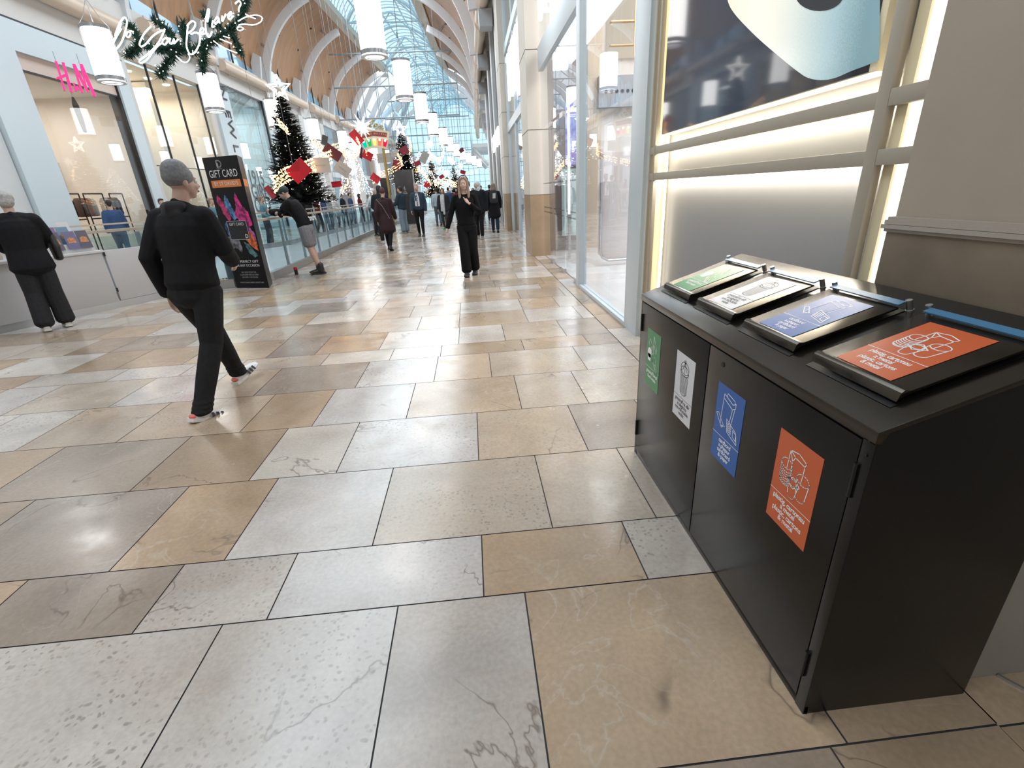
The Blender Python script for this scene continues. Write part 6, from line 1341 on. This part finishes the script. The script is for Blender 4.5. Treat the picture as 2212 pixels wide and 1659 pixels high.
for cx, r_, z_ in ((0, .10, .25), (-.14, .08, .13), (.14, .08, .13), (-.28, .06, .06), (.28, .06, .06), (-.08, .05, .09), (.08, .05, .09), (-.4, .04, .0), (.4, .04, .0)):
    c_ = ga(0.0, sc_g * 1.2) + V((cx, -.02, z_)); mb.sweep([c_ + V((r_ * math.cos(w2) * (1 - .05 * k), 0, r_ * math.sin(w2) * (1 - .05 * k))) for k, w2 in enumerate([2 * PI * i / 12 * 1.25 for i in range(13)])], .018, 6)
mb.build('gold_crest', mat('crest_gold', (.50, .37, .12), .3, .8), t, smooth=True)
mb = MB()
for cx in (-.4, .4): q = ga(0, sc_g * 1.15) + V((cx, .07, 0)); mb.sweep([q, V((q.x, q.y, 13.1))], .01, 4)
mb.build('suspension_wire', m_ring, t)
# ---- big spiky paper stars
def spiky(px, py, Y, r, label, n=22, gl=1.0):
    c_ = atY(px, py, Y); t = thing('paper_star', label, 'star', tuple(c_)); mb = MB(); g = (1 + 5 ** .5) / 2
    for k in range(n):
        ph = math.acos(1 - 2 * (k + .5) / n); th = 2 * PI * k / g; d = V((math.cos(th) * math.sin(ph), math.sin(th) * math.sin(ph), math.cos(ph))); a = d.orthogonal().normalized(); b = d.cross(a); l = r * (1 if k % 2 else .82); w_ = r * .15; o = c_ + d * r * .12
        mb.add([o + a * w_, o + b * w_, o - a * w_, o - b * w_, c_ + d * l], [(0, 1, 4), (1, 2, 4), (2, 3, 4), (3, 0, 4)])
    mb.ball(c_, r * .2, 10); mb.build('star_body', mat('star_paper_%d' % int(gl * 10), (.85, .82, .74), .5, emit=(1, .96, .86), es=gl), t); mb = MB(); mb.sweep([c_, V((c_.x, c_.y, top_at(c_)))], .008, 4); mb.build('suspension_wire', m_ring, t)
spiky(782, 274, 20.0, .48, 'large white many-pointed paper star left of the gauge sign')
spiky(927, 311, 31.0, .34, 'second paper star, hanging between the second tree and the lanterns'); spiky(972, 345, 40, .36, 'third paper star, among the lights under the lantern row'); spiky(995, 358, 50, .42, 'fourth and farthest paper star'); spiky(965, 372, 44, .34, 'low paper star near the small third tree')
# ---- flying letters and their trails of warm lights
def envelope(px, py, Y, w_, h_, c_, rot, tilt, label, kind='envelope'):
    o = atY(px, py, Y); t = thing(kind, label, kind.replace('_', ' '), tuple(o)); M_ = Matrix.Translation(o) @ Euler((math.radians(tilt[0]), math.radians(rot), math.radians(tilt[1]))).to_matrix().to_4x4(); m_ = mat('paper_%d_%d' % (int(c_[0] * 100), int(c_[2] * 100)), c_, .5)
    mb = MB(); mb.box((-w_ / 2, -.015, -h_ / 2), (w_ / 2, .015, h_ / 2), M_); mb.build('sheet', m_, t)
    mb = MB(); sg = [M_ @ V(q) for q in ((-w_ / 2, -.018, h_ / 2), (0, -.018, -h_ * .02), (w_ / 2, -.018, h_ / 2))]; mb.add(sg + [M_ @ V((0, -.03, h_ * .44))], [(0, 1, 3), (1, 2, 3)]) if c_[0] > .3 and c_[1] < .1 else mb.box((-w_ * .3, -.02, -.01), (w_ * .3, -.016, .01), M_)
    mb.build('flap' if c_[1] < .1 else 'fold', mat('paper_dark_%d' % int(c_[0] * 100), tuple(q * .8 for q in c_), .5), t)
    mb = MB(); top = M_ @ V((0, 0, h_ / 2)); mb.sweep([top, V((top.x, top.y, top_at(top)))], .004, 4); mb.build('suspension_wire', m_ring, t)
RED, MAR, GRY, DRK = (.50, .006, .02), (.10, .008, .02), (.42, .40, .37), (.06, .06, .055)
for a in [(646, 369, 12.6, .48, .36, RED, -38, (10, 15), 'large bright red envelope in front of the biggest tree'), (692, 357, 13.2, .48, .34, GRY, 2, (0, -10), 'grey letter sheet right beside the large red envelope'), (718, 329, 14.0, .44, .26, MAR, 38, (0, 10), 'maroon letter sheet with writing lines, high right of the tree'),
          (740, 365, 15.0, .42, .30, GRY, 40, (0, 20), 'grey letter sheet hanging below the maroon sheet'), (584, 415, 11.5, .26, .12, (.34, .01, .02), 62, (0, 40), 'narrow dark red envelope seen edge-on beside the reading person'), (770, 297, 17, .42, .26, RED, 55, (0, 15), 'red envelope just under the large paper star'),
          (794, 336, 18.5, .34, .26, RED, 30, (0, 0), 'small red envelope above the far handrail'), (829, 341, 24.0, .58, .38, GRY, -4, (0, 0), 'pale grey sheet hanging below the gauge sign'), (811, 385, 21.0, .36, .28, RED, 40, (0, 0), 'red envelope over the person in the white cap'), (853, 332, 25, .36, .24, GRY, -8, (0, 0), 'small pale sheet left of the second tree'),
          (873, 325, 26, .42, .34, (.22, .01, .03), -25, (0, 0), 'dark red envelope in front of the second tree'), (902, 353, 28, .34, .22, (.30, .01, .03), -20, (0, 0), 'red envelope at the right edge of the second tree'), (857, 356, 25, .34, .42, (.22, .01, .03), 10, (0, 20), 'upright dark red envelope low on the second tree'),
          (916, 340, 30, .40, .60, GRY, 35, (0, 0), 'tall pale sheet right of the second tree'), (923, 398, 34, .46, .34, RED, 8, (0, 0), 'red envelope in front of the small third tree'), (954, 382, 38, .36, .26, (.35, .01, .03), -30, (0, 0), 'small red envelope above the scarf woman'), (963, 388, 38, .42, .2, DRK, -30, (0, 0), 'small black sheet beside the little red envelope'),
          (758, 308, 17.0, .12, .02, MAR, 0, (0, 0), 'thin maroon strip high above the opening'), (701, 303, 13.5, .14, .22, DRK, 20, (0, 40), 'small dark envelope above the maroon sheet'), (727, 398, 17.5, .32, .18, RED, -4, (0, 0), 'small red sign above the queue across the opening'), (780, 330, 17.5, .10, .34, MAR, 20, (0, 60), 'curled maroon ribbon end below the red envelope'),
          (997, 325, 33, .3, .24, MAR, -30, (0, 0), 'small maroon envelope near the lantern row'), (1000, 372, 30, .3, .2, RED, 20, (0, 0), 'red envelope tip behind the headphones')]: envelope(*a)
def trail(pts, Y0, Y1, label, dots, spread=.05, mm=None, strands=3, size=.014):
    P_ = [atY(px, py, Y0 + (Y1 - Y0) * i / (len(pts) - 1)) for i, (px, py) in enumerate(pts)]; t = thing('light_garland', label, 'light garland', tuple(P_[0]))
    def at_(s):
        s = s * (len(P_) - 1); i = min(int(s), len(P_) - 2); f = s - i; a, b = P_[i], P_[i + 1]; p = P_[max(0, i - 1)]; q = P_[min(len(P_) - 1, i + 2)]
        return .5 * ((2 * a) + (b - p) * f + (2 * p - 5 * a + 4 * b - q) * f * f + (3 * a - p - 3 * b + q) * f ** 3)
    for k in range(strands):
        o = V((0, rnd.uniform(-1, 1) * spread, (k - (strands - 1) / 2) * spread * 1.6)); mb = MB(); mb.sweep([at_(i / 24) + o for i in range(25)], .006, 4); mb.build('wire', mat('garland_wire', (.30, .13, .05), .5), t)
    mb = MB()
    for i in range(dots):
        s = rnd.random(); k = rnd.randrange(strands); o = V((rnd.uniform(-.3, .3) * spread, rnd.uniform(-.5, .5) * spread, (k - (strands - 1) / 2) * spread * 1.6 + rnd.uniform(-.4, .4) * spread)); mb.octa(at_(s) + o, size * rnd.uniform(.7, 1.3))
    b_ = mb.build('bulbs', mm or m_warmdot, t); b_['kind'] = 'stuff'
trail([(590, 402), (618, 378), (655, 365), (690, 350), (716, 338)], 12.0, 13.8, 'thick warm light garland sweeping behind the large red envelope', 900, .055, strands=4, size=.013)
trail([(672, 305), (690, 316), (705, 332), (722, 320), (745, 312)], 13.6, 15, 'warm light garland curling round the maroon sheet', 500, .05, size=.012)
trail([(735, 325), (750, 335), (770, 332), (777, 315), (770, 300)], 16, 17, 'warm garland loop between maroon sheet and red envelope', 260, .04); trail([(805, 390), (822, 378), (845, 368), (868, 352), (860, 338)], 21, 25, 'warm garland rising towards the second tree', 300, .06)
trail([(790, 330), (802, 334), (815, 338)], 18.4, 19, 'short warm garland tail of the small red envelope', 80, .04); trail([(925, 325), (935, 338), (950, 345), (958, 325), (952, 308)], 30, 33, 'warm garland ring between the paper stars', 320, .06, size=.022)
trail([(938, 395), (960, 392), (985, 400), (1000, 412)], 30, 36, 'low warm garland behind the woman in black', 300, .08, size=.022); trail([(880, 300), (888, 315), (884, 330)], 26, 27, 'short warm garland on the second tree', 120, .07, size=.018)
trail([(890, 372), (905, 366), (918, 378), (930, 395)], 30, 33, 'warm garland under the tall pale sheet', 240, .07, size=.02); trail([(752, 392), (746, 405), (738, 415)], 17, 18, 'short warm garland tail by the small red sign', 60, .03); trail([(600, 262), (612, 274), (622, 284)], 13, 13.5, 'short warm garland left of the tree top', 150, .04, size=.012)
# ---- sparkling white light cones
def cascade(px, py, Y, w_, h_, label, n=900, size=.011):
    c_ = atY(px, py, Y); t = thing('light_cascade', label, 'hanging lights', tuple(c_)); mb = MB()
    for i in range(12): a = 2 * PI * i / 12; mb.sweep([c_, c_ + V((w_ * math.cos(a), w_ * .6 * math.sin(a), -h_))], .003, 3)
    mb.build('strings', mat('string_silver', (.5, .5, .5), .4), t); mb = MB()
    for i in range(n): f = rnd.random() ** .6; a = rnd.random() * 6.283; mb.octa(c_ + V((w_ * f * math.cos(a), w_ * .6 * f * math.sin(a), -h_ * f + rnd.uniform(-.05, .05))), size * rnd.uniform(.6, 1.2))
    b_ = mb.build('bulbs', m_colddot, t); b_['kind'] = 'stuff'; mb = MB(); mb.sweep([c_, V((c_.x, c_.y, top_at(c_)))], .006, 4); mb.build('suspension_wire', m_ring, t)
cascade(750, 300, 20.0, .62, 1.9, 'large cone of tiny white lights right of the biggest tree', 620, .010); cascade(905, 325, 33, 1.0, 2.0, 'cone of tiny white lights beside the second tree', 420, .016); cascade(945, 345, 42, 1.3, 2.2, 'far cone of tiny white lights over the walkway', 380, .020); cascade(985, 362, 52, 1.6, 2.4, 'farthest cone of tiny white lights', 320, .024); cascade(880, 388, 46, .9, 1.6, 'low cone of white lights behind the display block', 180, .02)
# ---- evergreen garland and the neon words
GN = 8.6
def gpt(px, py, dy=0): return atY(px, py, GN + dy)
m_gar = mat('garland_green', (0.014, 0.055, 0.038), 0.8)
def garland(pts, r, parent, nm='branch'):
    P_ = [gpt(x, y, .12) for x, y in pts]; r *= 1.22; mb = MB(); n = int(sum((b - a).length for a, b in zip(P_, P_[1:])) / .016)
    for i in range(n):
        s = i / n * (len(P_) - 1); k = min(int(s), len(P_) - 2); o = P_[k].lerp(P_[k + 1], s - k)
        for j in range(15):
            d = V((rnd.uniform(-1, 1), rnd.uniform(-1, 1), rnd.uniform(-1, 1))).normalized(); sd = d.orthogonal().normalized() * .013; L_ = r * rnd.uniform(.65, 1.15); mb.add([o - sd, o + d * L_, o + sd], [(0, 1, 2)])
    mb.build(nm, m_gar, parent); mb = MB(); mb.sweep(P_, .014, 5); mb.build('stem', m_bark, parent); mb = MB()
    for i in range(max(3, n // 5)):
        s = rnd.random() * (len(P_) - 1); k = min(int(s), len(P_) - 2); o = P_[k].lerp(P_[k + 1], s - k); mb.octa(o + V((rnd.uniform(-1, 1), -1, rnd.uniform(-1, 1))).normalized() * r * .95, .0085)
    b_ = mb.build('bulbs', m_colddot, parent); b_['kind'] = 'stuff'
t = thing('evergreen_garland', 'dark evergreen garland with white lights hanging behind the neon words', 'garland', tuple(gpt(400, 110)))
for P_ in ([(278, 52), (292, 70), (303, 92), (290, 112), (270, 118)], [(303, 95), (345, 108), (380, 104), (415, 112), (450, 96), (490, 72), (520, 40), (532, 0), (540, -40)], [(332, 42), (355, 60), (372, 80), (385, 100)], [(390, 102), (370, 128), (352, 150), (345, 165)], [(395, 48), (400, 80), (405, 110)], [(440, 30), (455, 50), (480, 60)], [(447, 85), (440, 120), (437, 155)], [(500, 70), (512, 95), (520, 118)]): garland(P_, .085, t)
t = thing('neon_sign', 'white neon handwriting reading Do You Believe with a question mark', 'neon sign', tuple(gpt(400, 90)))
m_neon = glow('neon_white', (1.0, 0.97, 0.93), 5.0); m_acr = glass('acrylic', (.86, .93, .95), .4)
NE = {'word': [[(245, 88), (252, 76), (258, 60), (262, 50)], [(262, 62), (250, 82), (240, 104), (246, 110), (262, 92), (272, 62), (274, 44), (268, 38), (258, 52), (248, 78)], [(281, 68), (275, 70), (273, 78), (278, 80), (282, 74), (281, 67), (286, 68)]],
      'word ': [[(326, 57), (312, 72), (302, 92), (304, 100), (314, 96), (330, 78), (345, 68), (352, 66), (356, 68)], [(356, 62), (350, 78), (338, 98), (318, 118), (302, 130), (304, 136), (316, 130), (330, 112), (342, 98), (352, 92)], [(358, 82), (352, 86), (351, 94), (357, 96), (362, 88), (360, 82), (366, 84)], [(368, 82), (366, 92), (371, 94), (376, 84), (375, 94), (382, 88), (385, 84)]],
      'word  ': [[(406, 52), (404, 76), (403, 100), (410, 116), (420, 114), (430, 96), (432, 78), (424, 70), (412, 74)], [(404, 56), (414, 46), (422, 50), (418, 62), (406, 72)], [(420, 70), (434, 72), (440, 66), (438, 60), (433, 64), (434, 74), (444, 72)], [(448, 48), (452, 24), (449, 22), (444, 48), (446, 72), (452, 80), (458, 68)], [(460, 44), (458, 58), (464, 56)], [(470, 36), (464, 44), (465, 52), (472, 44), (472, 38), (474, 50)], [(480, 34), (480, 46), (488, 30)], [(492, 38), (500, 30), (498, 26), (492, 34), (496, 42), (504, 34)]],
      'question_mark': [[(508, 8), (516, 2), (520, 8), (516, 18), (516, 26)], [(515, 31), (515, 33)]],
      'flourish': [[(514, 46), (528, 38), (542, 34), (556, 33), (566, 38), (562, 48), (546, 54), (528, 52), (516, 54)], [(516, 56), (512, 62), (518, 66), (526, 62), (520, 58), (512, 60)], [(530, 30), (540, 36), (552, 40)]], 'bell': [[(461, 88), (478, 100), (500, 110), (512, 114)], [(475, 84), (500, 94)], [(482, 78), (496, 82)]], 'swirl': [[(380, 120), (392, 132), (404, 134), (410, 124), (406, 116)]], }
def smooth2(P_):
    o = []
    for i in range(len(P_) - 1):
        p0, p1, p2, p3 = P_[max(0, i - 1)], P_[i], P_[i + 1], P_[min(len(P_) - 1, i + 2)]
        for k in range(5): f = k / 5; o.append(tuple(.5 * ((2 * p1[j]) + (p2[j] - p0[j]) * f + (2 * p0[j] - 5 * p1[j] + 4 * p2[j] - p3[j]) * f * f + (3 * p1[j] - p0[j] - 3 * p2[j] + p3[j]) * f ** 3) for j in (0, 1)))
    return o + [P_[-1]]
for nm, LL in NE.items():
    w_ = MB(); a_ = MB(); nm = nm.strip()
    for P_ in LL:
        S_ = [gpt(x, y) for x, y in smooth2(P_)]; thin = nm in ('flourish', 'bell', 'swirl'); w_.sweep(S_, .006 if thin else .0095, 7)
        a_.sweep([q + V((0, .04, 0)) for q in S_], .004, 4, r2=.035 if thin else .05, up=(0, 1, 0))
    w_.build(nm, m_neon, t); a_.build('acrylic_backing', m_acr, t)
for px, p2 in ((343, 362), (423, 412), (512, 508)):
    mb = MB(); q = gpt(px, 60, .1); mb.sweep([q, V((q.x - .15, q.y + .1, top_at(q)))], .007, 4); mb.build('suspension_wire', m_ring, t)
# ---- planters of lit foliage seen low through the near balustrade
for i, (px, py, Y) in enumerate(((493, 585, 10.6), (594, 562, 11.6), (626, 548, 12.4), (420, 595, 10.2))):
    c_ = atZ(px, py, -.55); t = thing('lit_planter', ('gold ribbed planter with lights low behind the balustrade, left of the gift card column', 'gold ribbed planter with lights just right of the gift card column', 'gold ribbed planter with lights below the leaning person', 'farthest left planter with lights, behind the striding person')[i], 'planter', tuple(c_))
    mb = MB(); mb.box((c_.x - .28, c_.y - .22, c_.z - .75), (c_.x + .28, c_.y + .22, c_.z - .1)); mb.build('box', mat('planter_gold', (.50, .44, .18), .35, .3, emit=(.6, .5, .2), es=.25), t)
    mb = MB()
    for k in range(5): mb.box((c_.x - .25 + k * .11, c_.y - .235, c_.z - .74), (c_.x - .20 + k * .11, c_.y - .22, c_.z - .12))
    mb.build('ribs', mat('planter_dark', (.14, .12, .05), .5), t)
    mb = MB()
    for k in range(420): o = c_ + V((rnd.uniform(-.3, .3), rnd.uniform(-.22, .22), rnd.uniform(-.12, .1))); d = V((rnd.uniform(-1, 1), rnd.uniform(-1, 1), rnd.uniform(0, 1))).normalized(); s_ = d.orthogonal().normalized() * .02; mb.add([o - s_, o + d * .12, o + s_], [(0, 1, 2)])
    mb.build('foliage', mat('planter_leaf', (.03, .09, .06), .7), t); mb = MB()
    for k in range(90): mb.octa(c_ + V((rnd.uniform(-.32, .32), rnd.uniform(-.24, .24), rnd.uniform(-.05, .2))), .010)
    b_ = mb.build('bulbs', m_colddot, t); b_['kind'] = 'stuff'
